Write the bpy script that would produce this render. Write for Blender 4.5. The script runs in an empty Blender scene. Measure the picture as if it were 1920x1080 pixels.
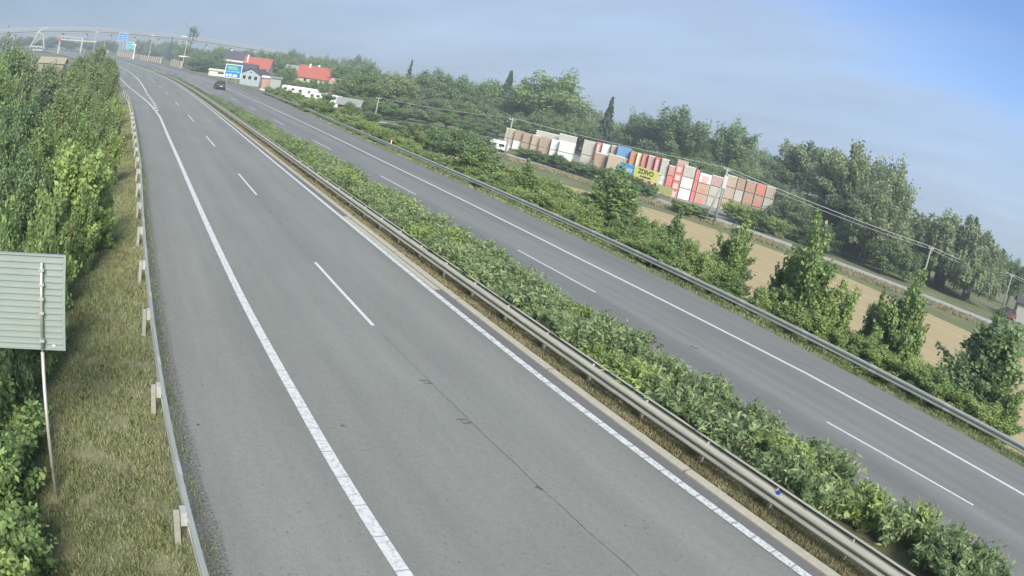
import bpy, math, random
import numpy as np
from mathutils import Vector, Matrix
random.seed(7); rng = np.random.default_rng(7)
SC = bpy.context.scene
COL = SC.collection
rad = math.radians

# ------------------------------------------------------------------ camera
H0 = 7.2652                                        # lens height above the road
R_ = np.array([0.83197425, -0.51039997, 0.21751027])
U_ = np.array([-0.04414925, 0.32989401, 0.94298504])
F_ = np.array([0.55305487, 0.79414219, -0.25192955])
KP = [0.75700097, -0.0215715, 0.12821469, -0.06170441]   # lens: angle from the axis against radius (1000 photo pixels)
cam_data = bpy.data.cameras.new('camera')
cam = bpy.data.objects.new('camera', cam_data); COL.objects.link(cam)
SC.camera = cam
cam.matrix_world = Matrix(((R_[0], U_[0], -F_[0], 0), (R_[1], U_[1], -F_[1], 0), (R_[2], U_[2], -F_[2], H0), (0, 0, 0, 1)))
cam_data.type = 'PANO'
cam_data.clip_start = 0.1; cam_data.clip_end = 6000
cam_data.sensor_fit = 'HORIZONTAL'; cam_data.sensor_width = 36.0
MM = 1000 * 36.0 / 1920.0                          # millimetres per unit radius
cam_data.panorama_type = 'FISHEYE_LENS_POLYNOMIAL'
cam_data.fisheye_fov = rad(200)
cam_data.fisheye_polynomial_k0 = 0
cam_data.fisheye_polynomial_k1 = -KP[0] / MM
cam_data.fisheye_polynomial_k2 = -KP[1] / MM**2
cam_data.fisheye_polynomial_k3 = -KP[2] / MM**3
cam_data.fisheye_polynomial_k4 = -KP[3] / MM**4

# ------------------------------------------------------------------ sky, sun, exposure
SUN_EL, SUN_AZ = rad(34), rad(-164)                # azimuth from +Y towards +X: a veiled sun, behind the camera to the left
world = bpy.data.worlds.new('World'); SC.world = world; world.use_nodes = True
nt = world.node_tree; nt.nodes.clear()
out = nt.nodes.new('ShaderNodeOutputWorld'); bg = nt.nodes.new('ShaderNodeBackground')
sky = nt.nodes.new('ShaderNodeTexSky'); sky.sky_type = 'NISHITA'; sky.sun_disc = False
sky.sun_elevation = SUN_EL; sky.sun_rotation = SUN_AZ % (2 * math.pi)
sky.air_density = 1.0; sky.dust_density = 1.2; sky.ozone_density = 3.0; sky.altitude = 200
tc = nt.nodes.new('ShaderNodeTexCoord')
def wn(t, **k):
    n = nt.nodes.new(t)
    for a, b in k.items(): setattr(n, a, b)
    return n
# thin high cloud: a milky veil over most of the sky, open towards the right (+X, away from the sun)
sep = wn('ShaderNodeSeparateXYZ'); nt.links.new(tc.outputs['Generated'], sep.inputs[0])
div = wn('ShaderNodeMath', operation='DIVIDE'); addz = wn('ShaderNodeMath', operation='ADD'); addz.inputs[1].default_value = 0.12
nt.links.new(sep.outputs['Z'], addz.inputs[0])
comb = wn('ShaderNodeCombineXYZ')
for i, ax in enumerate(('X', 'Y')):
    d = wn('ShaderNodeMath', operation='DIVIDE'); nt.links.new(sep.outputs[ax], d.inputs[0]); nt.links.new(addz.outputs[0], d.inputs[1])
    nt.links.new(d.outputs[0], comb.inputs[i])
mp = wn('ShaderNodeMapping'); mp.inputs['Scale'].default_value = (0.55, 0.16, 1); mp.inputs['Rotation'].default_value = (0, 0, rad(-35))
nt.links.new(comb.outputs[0], mp.inputs[0])
nz = wn('ShaderNodeTexNoise'); nz.inputs['Scale'].default_value = 1.6; nz.inputs['Detail'].default_value = 7; nz.inputs['Roughness'].default_value = 0.55
nt.links.new(mp.outputs[0], nz.inputs['Vector'])
# open-blue factor grows towards direction OPEN
dotn = wn('ShaderNodeVectorMath', operation='DOT_PRODUCT'); nt.links.new(tc.outputs['Generated'], dotn.inputs[0])
dotn.inputs[1].default_value = (0.80, 0.24, 0.55)
mr = wn('ShaderNodeMapRange'); mr.inputs['From Min'].default_value = 0.83; mr.inputs['From Max'].default_value = 0.99
mr.inputs['To Min'].default_value = 0.34; mr.inputs['To Max'].default_value = -0.30
nt.links.new(dotn.outputs['Value'], mr.inputs['Value'])
ad = wn('ShaderNodeMath', operation='ADD'); nt.links.new(nz.outputs['Fac'], ad.inputs[0]); nt.links.new(mr.outputs[0], ad.inputs[1])
cr = wn('ShaderNodeMapRange'); cr.interpolation_type = 'SMOOTHSTEP'
cr.inputs['From Min'].default_value = 0.30; cr.inputs['From Max'].default_value = 0.72; cr.inputs['To Max'].default_value = 0.93
nt.links.new(ad.outputs[0], cr.inputs['Value'])
mix = wn('ShaderNodeMix', data_type='RGBA')
nt.links.new(cr.outputs[0], mix.inputs[0]); tn = wn('ShaderNodeMix', data_type='RGBA', blend_type='MULTIPLY'); tn.inputs[0].default_value = 1; tn.inputs[7].default_value = (.47, .52, .62, 1)
nt.links.new(sky.outputs[0], tn.inputs[6]); nt.links.new(tn.outputs[2], mix.inputs[6])
cl = wn('ShaderNodeMapRange'); cl.inputs['From Min'].default_value = -0.1; cl.inputs['From Max'].default_value = 0.55
nt.links.new(dotn.outputs['Value'], cl.inputs['Value'])
cm = wn('ShaderNodeMix', data_type='RGBA'); nt.links.new(cl.outputs[0], cm.inputs[0])
cm.inputs[6].default_value = (.50, .94, 1.34, 1); cm.inputs[7].default_value = (1.24, 1.60, 2.18, 1)
nz2 = wn('ShaderNodeTexNoise'); nz2.inputs['Scale'].default_value = 1.1; nz2.inputs['Detail'].default_value = 8; nz2.inputs['Roughness'].default_value = .6
mp2 = wn('ShaderNodeMapping'); mp2.inputs['Scale'].default_value = (1.0, .35, 1); mp2.inputs['Rotation'].default_value = (0, 0, rad(-50)); nt.links.new(comb.outputs[0], mp2.inputs[0]); nt.links.new(mp2.outputs[0], nz2.inputs['Vector'])
cb = wn('ShaderNodeMapRange'); cb.inputs['From Min'].default_value = .35; cb.inputs['From Max'].default_value = .68; cb.inputs['To Min'].default_value = .94; cb.inputs['To Max'].default_value = 1.15; nt.links.new(nz2.outputs['Fac'], cb.inputs['Value'])
cv = wn('ShaderNodeVectorMath', operation='SCALE'); nt.links.new(cm.outputs[2], cv.inputs[0]); nt.links.new(cb.outputs[0], cv.inputs['Scale']); nt.links.new(cv.outputs[0], mix.inputs[7])
nt.links.new(mix.outputs[2], bg.inputs['Color']); bg.inputs['Strength'].default_value = 0.13
nt.links.new(bg.outputs[0], out.inputs['Surface'])
sun_d = bpy.data.lights.new('sun', 'SUN'); sun_d.energy = 2.5; sun_d.angle = rad(26); sun_d.color = (1.0, 0.93, 0.82)
sun = bpy.data.objects.new('sun', sun_d); COL.objects.link(sun)
sdir = Vector((math.sin(SUN_AZ) * math.cos(SUN_EL), math.cos(SUN_AZ) * math.cos(SUN_EL), math.sin(SUN_EL)))
sun.rotation_euler = sdir.to_track_quat('Z', 'Y').to_euler()
SC.view_settings.view_transform = 'Standard'; SC.view_settings.look = 'None'
SC.view_settings.exposure = 1.42; SC.view_settings.gamma = 1; SC.view_settings.use_curve_mapping = False
SC.cycles.max_bounces = 6; SC.cycles.diffuse_bounces = 4; SC.cycles.transparent_max_bounces = 8
SC.cycles.transmission_bounces = 4; SC.cycles.volume_bounces = 0; SC.cycles.use_denoising = True
SC.cycles.use_adaptive_sampling = True

# ------------------------------------------------------------------ where a point of the photograph stands in the world
def ray(px, py):
    dx = (px - 960) / 1000; dy = -(py - 540) / 1000; rr = max(math.hypot(dx, dy), 1e-9)
    t = sum(KP[i] * rr**(i + 1) for i in range(4))
    return math.cos(t) * F_ + math.sin(t) * (dx * R_ + dy * U_) / rr
def at(px, py, z=0.0):
    d = ray(px, py); t = (z - H0) / d[2]
    return d[0] * t, d[1] * t
def atd(px, py, D):
    d = ray(px, py); h = math.hypot(d[0], d[1])
    return d[0] / h * D, d[1] / h * D, H0 + d[2] / h * D

OFF_Y = [-60, 0, 40, 70, 94, 126, 150, 172, 195, 215, 240, 265, 290, 320, 348, 375, 420, 470, 530, 620, 760, 950]
OFF_X = [0, 0, -.05, -.2, -.4, -.9, -1.5, -2.3, -3.6, -5.2, -7.6, -10.2, -12.8, -15.9, -19, -22.3, -29, -38, -51, -74, -116, -185]
_fy = np.linspace(-60, 950, 1011); _fx = np.interp(_fy, OFF_Y, OFF_X)
_k = np.exp(-0.5 * (np.arange(-40, 41) / 13.0)**2); _k /= _k.sum()
_fx = np.convolve(np.pad(_fx, 40, mode='edge'), _k, mode='valid')
def off(y): return float(np.interp(y, _fy, _fx))
def rx(X, y): return X + off(y)

def sm(a, b, x):
    t = min(1, max(0, (x - a) / (b - a))); return t * t * (3 - 2 * t)
def rampx(y): return float(np.interp(y, [60, 79, 97, 113, 128, 141, 200, 260, 340, 460, 700], [4.45, 3.75, 2.85, 1.4, .1, -.9, -4, -8, -14, -24, -40]))
def railL(y): return float(np.interp(y, [0, 40, 54, 75, 97, 113, 141, 200, 260, 340, 460, 700], [1.12, 1.1, .85, .4, -.2, -1.4, -3.9, -7, -11, -17, -27, -43]))
def railR(y): return float(np.interp(y, [0, 55, 70, 90, 120, 160, 240, 700], [28.45, 28.5, 28.8, 29.6, 31.4, 33.2, 33.5, 34]))
def terrain(x, y):
    X = x - off(y)
    l = railL(y); r = railR(y)
    z = 0.0
    if X < l - .2:
        d = l - .2 - X
        z = -0.24 * sm(0, 1.6, d) - 0.42 * max(0, d - 1.5) * (1 if y < 260 else .5)
        z = max(z, -3.2)
    elif X > r + .3:
        lo = -1.5 * (1 - sm(190, 260, y))
        z = lo * sm(0, 4.5, X - r - .3)
    elif 12.6 < X < 16.5: z = 0.04
    return z

# ------------------------------------------------------------------ materials
MATS = {}
def mat(name, col, rough=0.8, metal=0.0, var=0.0, vscale=3.0, col2=None, scale=(1, 1, 1), bump=0.0, bscale=40.0, obj_var=0.0, spec=0.3, detail=6):
    if name in MATS: return MATS[name]
    m = bpy.data.materials.new(name); m.use_nodes = True; n = m.node_tree; b = n.nodes['Principled BSDF']
    b.inputs['Roughness'].default_value = rough; b.inputs['Metallic'].default_value = metal
    b.inputs['Specular IOR Level'].default_value = spec
    c1 = (*col, 1); b.inputs['Base Color'].default_value = c1
    co = None
    if var > 0 or col2 is not None or bump > 0:
        t = n.nodes.new('ShaderNodeTexCoord'); mp = n.nodes.new('ShaderNodeMapping'); mp.inputs['Scale'].default_value = scale
        n.links.new(t.outputs['Object'], mp.inputs[0]); co = mp.outputs[0]
    if var > 0 or col2 is not None:
        z = n.nodes.new('ShaderNodeTexNoise'); z.inputs['Scale'].default_value = vscale; z.inputs['Detail'].default_value = detail
        z.inputs['Roughness'].default_value = .65
        n.links.new(co, z.inputs['Vector'])
        r = n.nodes.new('ShaderNodeValToRGB')
        a = col2 if col2 is not None else tuple(min(1, c * (1 + var)) for c in col)
        d = col if col2 is not None else tuple(c * (1 - var) for c in col)
        r.color_ramp.elements[0].position = .3; r.color_ramp.elements[1].position = .7
        r.color_ramp.elements[0].color = (*d, 1); r.color_ramp.elements[1].color = (*a, 1)
        n.links.new(z.outputs['Fac'], r.inputs[0]); last = r.outputs[0]
        n.links.new(last, b.inputs['Base Color'])
    if bump > 0:
        z2 = n.nodes.new('ShaderNodeTexNoise'); z2.inputs['Scale'].default_value = bscale; z2.inputs['Detail'].default_value = 4
        n.links.new(co, z2.inputs['Vector'])
        bp = n.nodes.new('ShaderNodeBump'); bp.inputs['Strength'].default_value = bump; bp.inputs['Distance'].default_value = .05
        n.links.new(z2.outputs['Fac'], bp.inputs['Height']); n.links.new(bp.outputs[0], b.inputs['Normal'])
    MATS[name] = m; return m

def asphalt(name, base, streak, fine=0.16):
    m = bpy.data.materials.new(name); m.use_nodes = True; n = m.node_tree; b = n.nodes['Principled BSDF']
    b.inputs['Roughness'].default_value = .85; b.inputs['Specular IOR Level'].default_value = .3
    t = n.nodes.new('ShaderNodeTexCoord')
    def noise(sc, s, det=5, ro=.6):
        mp = n.nodes.new('ShaderNodeMapping'); mp.inputs['Scale'].default_value = sc; n.links.new(t.outputs['Object'], mp.inputs[0])
        z = n.nodes.new('ShaderNodeTexNoise'); z.inputs['Scale'].default_value = s; z.inputs['Detail'].default_value = det; z.inputs['Roughness'].default_value = ro
        n.links.new(mp.outputs[0], z.inputs['Vector']); return z.outputs['Fac']
    def mul(a, lo, hi, fmin=.3, fmax=.7):
        r = n.nodes.new('ShaderNodeMapRange'); r.inputs['From Min'].default_value = fmin; r.inputs['From Max'].default_value = fmax
        r.inputs['To Min'].default_value = lo; r.inputs['To Max'].default_value = hi; n.links.new(a, r.inputs['Value']); return r.outputs[0]
    # wear along the wheel tracks, large patches, fine grain
    s1 = mul(noise((.55, .008, 1), 1.0, 3), 1 - streak, 1 + streak)
    s2 = mul(noise((1, .30, 1), .30, 7, .7), .90, 1.10)
    s3 = mul(noise((1, 1, 1), 38, 3, .8), 1 - fine, 1 + fine, .35, .65)
    s5 = mul(noise((1, 1, 1), 7, 4, .75), .94, 1.05, .35, .65)
    s4 = mul(noise((1, 1, 1), 11, 2, .5), .62, 1.0, .27, .33)       # small dark pits
    p = None
    for s in (s1, s2, s3, s4, s5):
        if p is None: p = s; continue
        q = n.nodes.new('ShaderNodeMath'); q.operation = 'MULTIPLY'; n.links.new(p, q.inputs[0]); n.links.new(s, q.inputs[1]); p = q.outputs[0]
    vm = n.nodes.new('ShaderNodeVectorMath'); vm.operation = 'SCALE'; vm.inputs[0].default_value = base; n.links.new(p, vm.inputs['Scale'])
    n.links.new(vm.outputs[0], b.inputs['Base Color'])
    z = noise((1, 1, 1), 90, 2); bp = n.nodes.new('ShaderNodeBump'); bp.inputs['Strength'].default_value = .25; bp.inputs['Distance'].default_value = .01
    n.links.new(z, bp.inputs['Height']); n.links.new(bp.outputs[0], b.inputs['Normal'])
    MATS[name] = m; return m

def paint(name, period, depth, wear=.25):
    m = bpy.data.materials.new(name); m.use_nodes = True; n = m.node_tree; b = n.nodes['Principled BSDF']
    b.inputs['Roughness'].default_value = .7
    t = n.nodes.new('ShaderNodeTexCoord'); z = n.nodes.new('ShaderNodeTexNoise'); z.inputs['Scale'].default_value = 9; z.inputs['Detail'].default_value = 6; z.inputs['Roughness'].default_value = .8
    n.links.new(t.outputs['Object'], z.inputs['Vector'])
    r = n.nodes.new('ShaderNodeValToRGB'); r.color_ramp.elements[0].position = .36; r.color_ramp.elements[1].position = .52
    r.color_ramp.elements[0].color = (.58 - wear, .59 - wear, .59 - wear, 1); r.color_ramp.elements[1].color = (.60, .62, .62, 1)
    n.links.new(z.outputs['Fac'], r.inputs[0]); last = r.outputs[0]
    if period:
        s = n.nodes.new('ShaderNodeSeparateXYZ'); n.links.new(t.outputs['Object'], s.inputs[0])
        pp = n.nodes.new('ShaderNodeMath'); pp.operation = 'PINGPONG'; pp.inputs[1].default_value = period / 2; n.links.new(s.outputs['Y'], pp.inputs[0])
        lt = n.nodes.new('ShaderNodeMath'); lt.operation = 'LESS_THAN'; lt.inputs[1].default_value = depth; n.links.new(pp.outputs[0], lt.inputs[0])
        mx = n.nodes.new('ShaderNodeMix'); mx.data_type = 'RGBA'; n.links.new(lt.outputs[0], mx.inputs[0]); n.links.new(last, mx.inputs[6]); mx.inputs[7].default_value = (.25, .25, .25, 1)
        last = mx.outputs[2]
    n.links.new(last, b.inputs['Base Color']); MATS[name] = m; return m

def foliage(name, dark, light, trans=.45, pos=(.15, .85)):
    m = bpy.data.materials.new(name); m.use_nodes = True; n = m.node_tree; n.nodes.clear()
    o = n.nodes.new('ShaderNodeOutputMaterial'); g = n.nodes.new('ShaderNodeNewGeometry')
    r = n.nodes.new('ShaderNodeValToRGB'); r.color_ramp.elements[0].position, r.color_ramp.elements[1].position = pos
    r.color_ramp.elements[0].color = (*dark, 1); r.color_ramp.elements[1].color = (*light, 1)
    t = n.nodes.new('ShaderNodeTexCoord'); z = n.nodes.new('ShaderNodeTexNoise'); z.inputs['Scale'].default_value = .55; z.inputs['Detail'].default_value = 3
    n.links.new(t.outputs['Object'], z.inputs['Vector'])
    oi = n.nodes.new('ShaderNodeObjectInfo')
    a = n.nodes.new('ShaderNodeMath'); a.operation = 'MULTIPLY_ADD'; a.inputs[1].default_value = .75; n.links.new(g.outputs['Random Per Island'], a.inputs[0])
    z2 = n.nodes.new('ShaderNodeMath'); z2.operation = 'MULTIPLY_ADD'; z2.inputs[1].default_value = 1.0; z2.inputs[2].default_value = -.42; n.links.new(z.outputs['Fac'], z2.inputs[0])
    z3 = n.nodes.new('ShaderNodeMath'); z3.operation = 'MULTIPLY_ADD'; z3.inputs[1].default_value = .25; n.links.new(oi.outputs['Random'], z3.inputs[0]); n.links.new(z2.outputs[0], z3.inputs[2])
    n.links.new(z3.outputs[0], a.inputs[2]); n.links.new(a.outputs[0], r.inputs[0])
    d = n.nodes.new('ShaderNodeBsdfPrincipled'); d.inputs['Roughness'].default_value = .55; d.inputs['Specular IOR Level'].default_value = .25
    tr = n.nodes.new('ShaderNodeBsdfTranslucent'); mx = n.nodes.new('ShaderNodeMixShader'); mx.inputs[0].default_value = trans
    n.links.new(r.outputs[0], d.inputs['Base Color']); n.links.new(r.outputs[0], tr.inputs[0])
    n.links.new(d.outputs[0], mx.inputs[1]); n.links.new(tr.outputs[0], mx.inputs[2]); n.links.new(mx.outputs[0], o.inputs[0])
    MATS[name] = m; return m

asphalt('asphalt_left', (.208, .213, .198), .13); asphalt('asphalt_right', (.184, .188, .184), .20, .12)
asphalt('asphalt_edge', (.155, .15, .155), .12)
paint('paint_wide', 0.95, .012); paint('paint_rib', .62, .02, .32); paint('paint_lane', 0, 0, .15)
mat('grass_ground', (.075, .085, .045), .95, col2=(.16, .145, .085), vscale=.9, bump=.6, bscale=18)
mat('verge_ground', (.12, .14, .065), .95, col2=(.27, .245, .15), vscale=1.4, bump=.8, bscale=30)
mat('meadow', (.10, .13, .055), .95, col2=(.20, .20, .10), vscale=.25, bump=.6, bscale=6)
mat('ripe_field', (.33, .26, .14), .95, col2=(.46, .375, .22), vscale=1.6, scale=(1.6, .06, 1), bump=.8, bscale=9)
mat('yard_ground', (.24, .25, .25), .9, var=.15, vscale=.4)
mat('track', (.36, .37, .35), .9, var=.18, vscale=1.2)
mat('kerb_concrete', (.40, .38, .31), .9, var=.12, vscale=6)
mat('gravel', (.075, .075, .06), .95, col2=(.33, .33, .31), vscale=16, bump=1, bscale=24)
mat('galvanised', (.50, .50, .45), .5, metal=.55, var=.14, vscale=2.5, scale=(4, .4, 4))
mat('galv_dull', (.42, .405, .34), .75, metal=.1, var=.16, vscale=2.5, scale=(4, .4, 4))
mat('galv_light', (.52, .53, .51), .5, metal=.4, var=.1, vscale=4)
mat('sign_back', (.33, .385, .36), .55, metal=.35, var=.05, vscale=2)
mat('white_paint', (.75, .76, .75), .5, var=.05, vscale=2)
mat('concrete', (.30, .31, .29), .9, var=.12, vscale=2, bump=.2)
mat('bark', (.13, .11, .085), .95, var=.35, vscale=5, bump=.5)
mat('bark_pale', (.30, .29, .25), .95, var=.3, vscale=4, bump=.4)
foliage('leaf_dark', (0.090, 0.156, 0.079), (0.307, 0.422, 0.199))
foliage('leaf_mid', (0.104, 0.185, 0.071), (0.350, 0.467, 0.180))
foliage('leaf_light', (0.153, 0.235, 0.076), (0.459, 0.556, 0.209))
foliage('leaf_soft', (0.147, 0.212, 0.093), (0.370, 0.447, 0.198))
foliage('leaf_grey', (0.139, 0.191, 0.107), (0.386, 0.454, 0.252))
foliage('leaf_conifer', (0.039, 0.073, 0.054), (0.123, 0.185, 0.112), .2)
foliage('leaf_median', (0.131, 0.205, 0.095), (0.404, 0.499, 0.247))
foliage('leaf_bright', (.190, .290, .080), (.480, .600, .230), .5)
foliage('grass_blade', (.150, .210, .075), (.44, .50, .26), .45)
foliage('grass_dry', (.20, .185, .10), (.46, .41, .25), .4)

# ------------------------------------------------------------------ mesh helpers
def tag(o, label=None, cat=None, group=None, kind=None):
    if label: o['label'] = label
    if cat: o['category'] = cat
    if group: o['group'] = group
    if kind: o['kind'] = kind
    return o
def empty(name, loc=(0, 0, 0), rz=0, **k):
    o = bpy.data.objects.new(name, None); COL.objects.link(o); o.location = loc; o.rotation_euler = (0, 0, rz); o.empty_display_size = .2
    return tag(o, **k)
class MB:
    def __init__(s): s.v = []; s.f = []
    def add(s, vs, fs):
        b = len(s.v); s.v += [tuple(map(float, p)) for p in vs]; s.f += [tuple(i + b for i in f) for f in fs]; return s
    def box(s, x0, y0, z0, x1, y1, z1):
        return s.add([(x0, y0, z0), (x1, y0, z0), (x1, y1, z0), (x0, y1, z0), (x0, y0, z1), (x1, y0, z1), (x1, y1, z1), (x0, y1, z1)],
                     [(0, 3, 2, 1), (4, 5, 6, 7), (0, 1, 5, 4), (1, 2, 6, 5), (2, 3, 7, 6), (3, 0, 4, 7)])
    def tube(s, pts, rs, n=8):
        if not hasattr(rs, '__len__'): rs = [rs] * len(pts)
        pts = [Vector(p) for p in pts]; vs = []; fs = []
        for i, p in enumerate(pts):
            d = (pts[min(i + 1, len(pts) - 1)] - pts[max(i - 1, 0)]).normalized()
            a = d.cross(Vector((0, 0, 1)) if abs(d.z) < .9 else Vector((1, 0, 0))).normalized(); b = d.cross(a)
            for k in range(n):
                t = 2 * math.pi * k / n; vs.append(p + (a * math.cos(t) + b * math.sin(t)) * rs[i])
        for i in range(len(pts) - 1):
            for k in range(n): fs.append((i * n + k, i * n + (k + 1) % n, (i + 1) * n + (k + 1) % n, (i + 1) * n + k))
        fs.append(tuple(range(n))[::-1]); fs.append(tuple((len(pts) - 1) * n + k for k in range(n)))
        return s.add(vs, fs)
    def sweep(s, path, prof):
        """closed profile (side, z) along path of (x,y,z) points"""
        n = len(prof); vs = []; fs = []
        for i, p in enumerate(path):
            a = Vector(path[max(i - 1, 0)]); b = Vector(path[min(i + 1, len(path) - 1)]); d = (b - a); d.z = 0; d.normalize()
            sd = Vector((d.y, -d.x, 0))
            for u, w in prof: vs.append((p[0] + sd.x * u, p[1] + sd.y * u, p[2] + w))
        for i in range(len(path) - 1):
            for k in range(n): fs.append((i * n + k, i * n + (k + 1) % n, (i + 1) * n + (k + 1) % n, (i + 1) * n + k))
        fs.append(tuple(range(n))[::-1]); fs.append(tuple((len(path) - 1) * n + k for k in range(n)))
        return s.add(vs, fs)
    def prism(s, poly, y0, y1):
        """poly in (x,z), extruded along y"""
        n = len(poly); vs = [(x, y0, z) for x, z in poly] + [(x, y1, z) for x, z in poly]
        fs = [tuple(range(n)), tuple(range(2 * n - 1, n - 1, -1))] + [(k, k + n, (k + 1) % n + n, (k + 1) % n) for k in range(n)]
        return s.add(vs, fs)
    def xform(s, M):
        s.v = [tuple(M @ Vector(p)) for p in s.v]; return s
    def build(s, name, m, parent=None, smooth=False, bevel=0, **k):
        me = bpy.data.meshes.new(name); me.from_pydata(s.v, [], s.f); me.validate(); me.update()
        me.materials.append(MATS[m] if isinstance(m, str) else m)
        if smooth: me.shade_smooth()
        o = bpy.data.objects.new(name, me); COL.objects.link(o); o.parent = parent
        if bevel:
            b = o.modifiers.new('bevel', 'BEVEL'); b.width = bevel; b.segments = 2; b.limit_method = 'ANGLE'
        return tag(o, **k)
def kids(o): return [c for c in o.children]
def copy_tree(o, parent=None):
    c = o.copy(); COL.objects.link(c); c.parent = parent
    for ch in kids(o): copy_tree(ch, c)
    return c
def strip(name, m, fx0, fx1, y0, y1, z, step=3.0, kind='structure', nx=1, zf=None):
    """a sheet that follows the road between two lateral offsets"""
    ys = list(np.arange(y0, y1, step)) + [y1]; b = MB(); vs = []; fs = []
    for y in ys:
        a = fx0(y) if callable(fx0) else fx0; c = fx1(y) if callable(fx1) else fx1
        for k in range(nx + 1):
            x = rx(a + (c - a) * k / nx, y); vs.append((x, y, (zf(x, y) if zf else 0) + z))
    n = nx + 1
    for i in range(len(ys) - 1):
        for k in range(nx): fs.append((i * n + k, i * n + k + 1, (i + 1) * n + k + 1, (i + 1) * n + k))
    b.add(vs, fs); return b.build(name, m, kind=kind)

# ------------------------------------------------------------------ ground, roads and markings
def ground():
    xs = sorted(set(np.round(np.concatenate([np.linspace(-1500, -60, 16), np.arange(-60, -10, 5), np.arange(-10, 45, .8), np.arange(45, 120, 6), np.linspace(120, 2000, 18)]), 2)))
    ys = sorted(set(np.round(np.concatenate([np.linspace(-300, -20, 8), np.arange(-20, 60, 2.0), np.arange(60, 300, 5), np.arange(300, 800, 20), np.linspace(800, 3500, 14)]), 2)))
    vs = []; fs = []
    for y in ys:
        for x in xs:
            z = terrain(x, y); X = x - off(y)
            if railL(y) - .1 <= X <= railR(y) + .3: z = -.03
            vs.append((x, y, z - .012))
    n = len(xs)
    for j in range(len(ys) - 1):
        for i in range(n - 1): fs.append((j * n + i, j * n + i + 1, (j + 1) * n + i + 1, (j + 1) * n + i))
    o = MB().add(vs, fs).build('ground', 'meadow', kind='structure', smooth=True)
ground()
strip('left_verge', 'verge_ground', lambda y: railL(y) - 4.2, lambda y: railL(y) + .06, -4, 200, .004, 1.2, nx=10, zf=terrain)
strip('gravel_shoulder', 'gravel', lambda y: railL(y) + .06, lambda y: railL(y) + .80, -4, 200, .001, 2)
strip('left_carriageway', 'asphalt_left', lambda y: railL(y) + .57 + (.03 * math.sin(y * 2.3) + .02 * math.sin(y * 5.9) if y < 60 else 0), 11.75, -8, 620, .006, .5)
strip('inner_shoulder', 'asphalt_edge', 11.75, 12.36, -8, 620, .006)
strip('right_carriageway', 'asphalt_right', 16.55, lambda y: railR(y) - .55, -8, 620, .006)
strip('right_verge', 'verge_ground', lambda y: railR(y) - .55, lambda y: railR(y) + 5, -4, 200, .010, 1.5, nx=7, zf=terrain)
strip('median_ground', 'verge_ground', 12.60, 16.55, -4, 260, .02, 3, nx=1)
# kerb of the median: a real step
kp = [(rx(12.46, y), y, 0) for y in np.arange(-6, 400, 3.0)]
MB().sweep(kp, [(-.10, -.05), (-.10, .05), (-.07, .075), (.13, .085), (.16, .08), (.16, -.05)]).build('kerb', 'kerb_concrete', kind='structure')
kb = MB()
for y in np.arange(-3, 60, 6.0):                    # joints between kerb stones
    kb.box(rx(12.46, y) - .102, y - .012, 0, rx(12.46, y) + .162, y + .012, .087)
kb.build('kerb_joints', 'asphalt_edge', kind='structure')
def line(ys, xs): return lambda y: float(np.interp(y, ys, xs))
A = line([0, 14, 20, 48, 62, 72, 79], [4.46, 4.45, 4.34, 4.10, 3.92, 3.84, 3.75]); AM = line([82, 96, 117, 148, 195, 240, 600], [3.66, 3.66, 3.05, 2.75, 2.3, 2.4, 3.0])
B = line([0, 18, 25, 43, 63, 83, 103, 126, 147, 200], [8.30, 8.17, 8.10, 8.00, 7.80, 7.65, 7.25, 6.95, 6.6, 6.5])
C = line([0, 6, 15, 30, 60, 94, 130], [11.92, 11.92, 11.86, 11.92, 11.92, 12.0, 12.0])
D = line([0, 3, 10, 22, 30, 49, 69, 90, 200], [21.0, 20.95, 20.69, 20.46, 20.32, 20.22, 20.08, 20.1, 20.6])
E = line([0, 8, 14, 17, 22, 28, 56, 74, 113, 126, 164, 194, 240], [24.62, 24.62, 24.6, 24.37, 24.15, 23.95, 23.95, 24.28, 24.75, 24.95, 25.6, 26.2, 26.4])
ZM = .011
def mark(name, m, X, w, y0, y1, step=2.5):
    f0 = (lambda y: X(y) - w / 2) if callable(X) else X - w / 2; f1 = (lambda y: X(y) + w / 2) if callable(X) else X + w / 2
    return strip(name, m, f0, f1, y0, y1, ZM, step)
mark('edge_line_hard_shoulder', 'paint_wide', A, .26, -4, 79)
mark('edge_line_slip_lane', 'paint_lane', rampx, .25, 79.0, 330)
mark('edge_line_median_left', 'paint_rib', C, .24, -4, 560)
mark('edge_line_outer_right', 'paint_lane', E, .22, -4, 240)
mark('edge_line_slip_right', 'paint_lane', lambda y: E(y) + sm(240, 330, y) * 1, .22, 240.3, 560)
mark('edge_line_median_right', 'paint_lane', 16.95, .15, -4, 520)
mark('edge_line_mainline', 'paint_lane', AM, .26, 119, 520)
for k in range(9): mark('slip_dash', 'paint_lane', AM, .5, 85 + k * 3.75, 86.7 + k * 3.75, 1.7)
for y0, y1 in ((18.4, 24.8), (37.2, 43.8), (56.3, 63.1), (75.9, 83.6), (96.7, 103.1), (119.9, 126.2), (137.5, 145)):
    mark('lane_dash', 'paint_lane', B, .13, y0, y1)
for k in range(8): mark('lane_dash', 'paint_lane', B, .13, 158 + k * 19, 164.4 + k * 19)
for y0, y1 in ((3.5, 9.85), (22.9, 29.4), (42.5, 49.3), (62.3, 69.0), (83, 89.6), (103, 109), (123, 129), (143, 149)):
    mark('lane_dash', 'paint_lane', D, .13, y0, y1)
for k in range(8): mark('lane_dash', 'paint_lane', D, .13, 163 + k * 19, 169.4 + k * 19)
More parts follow.
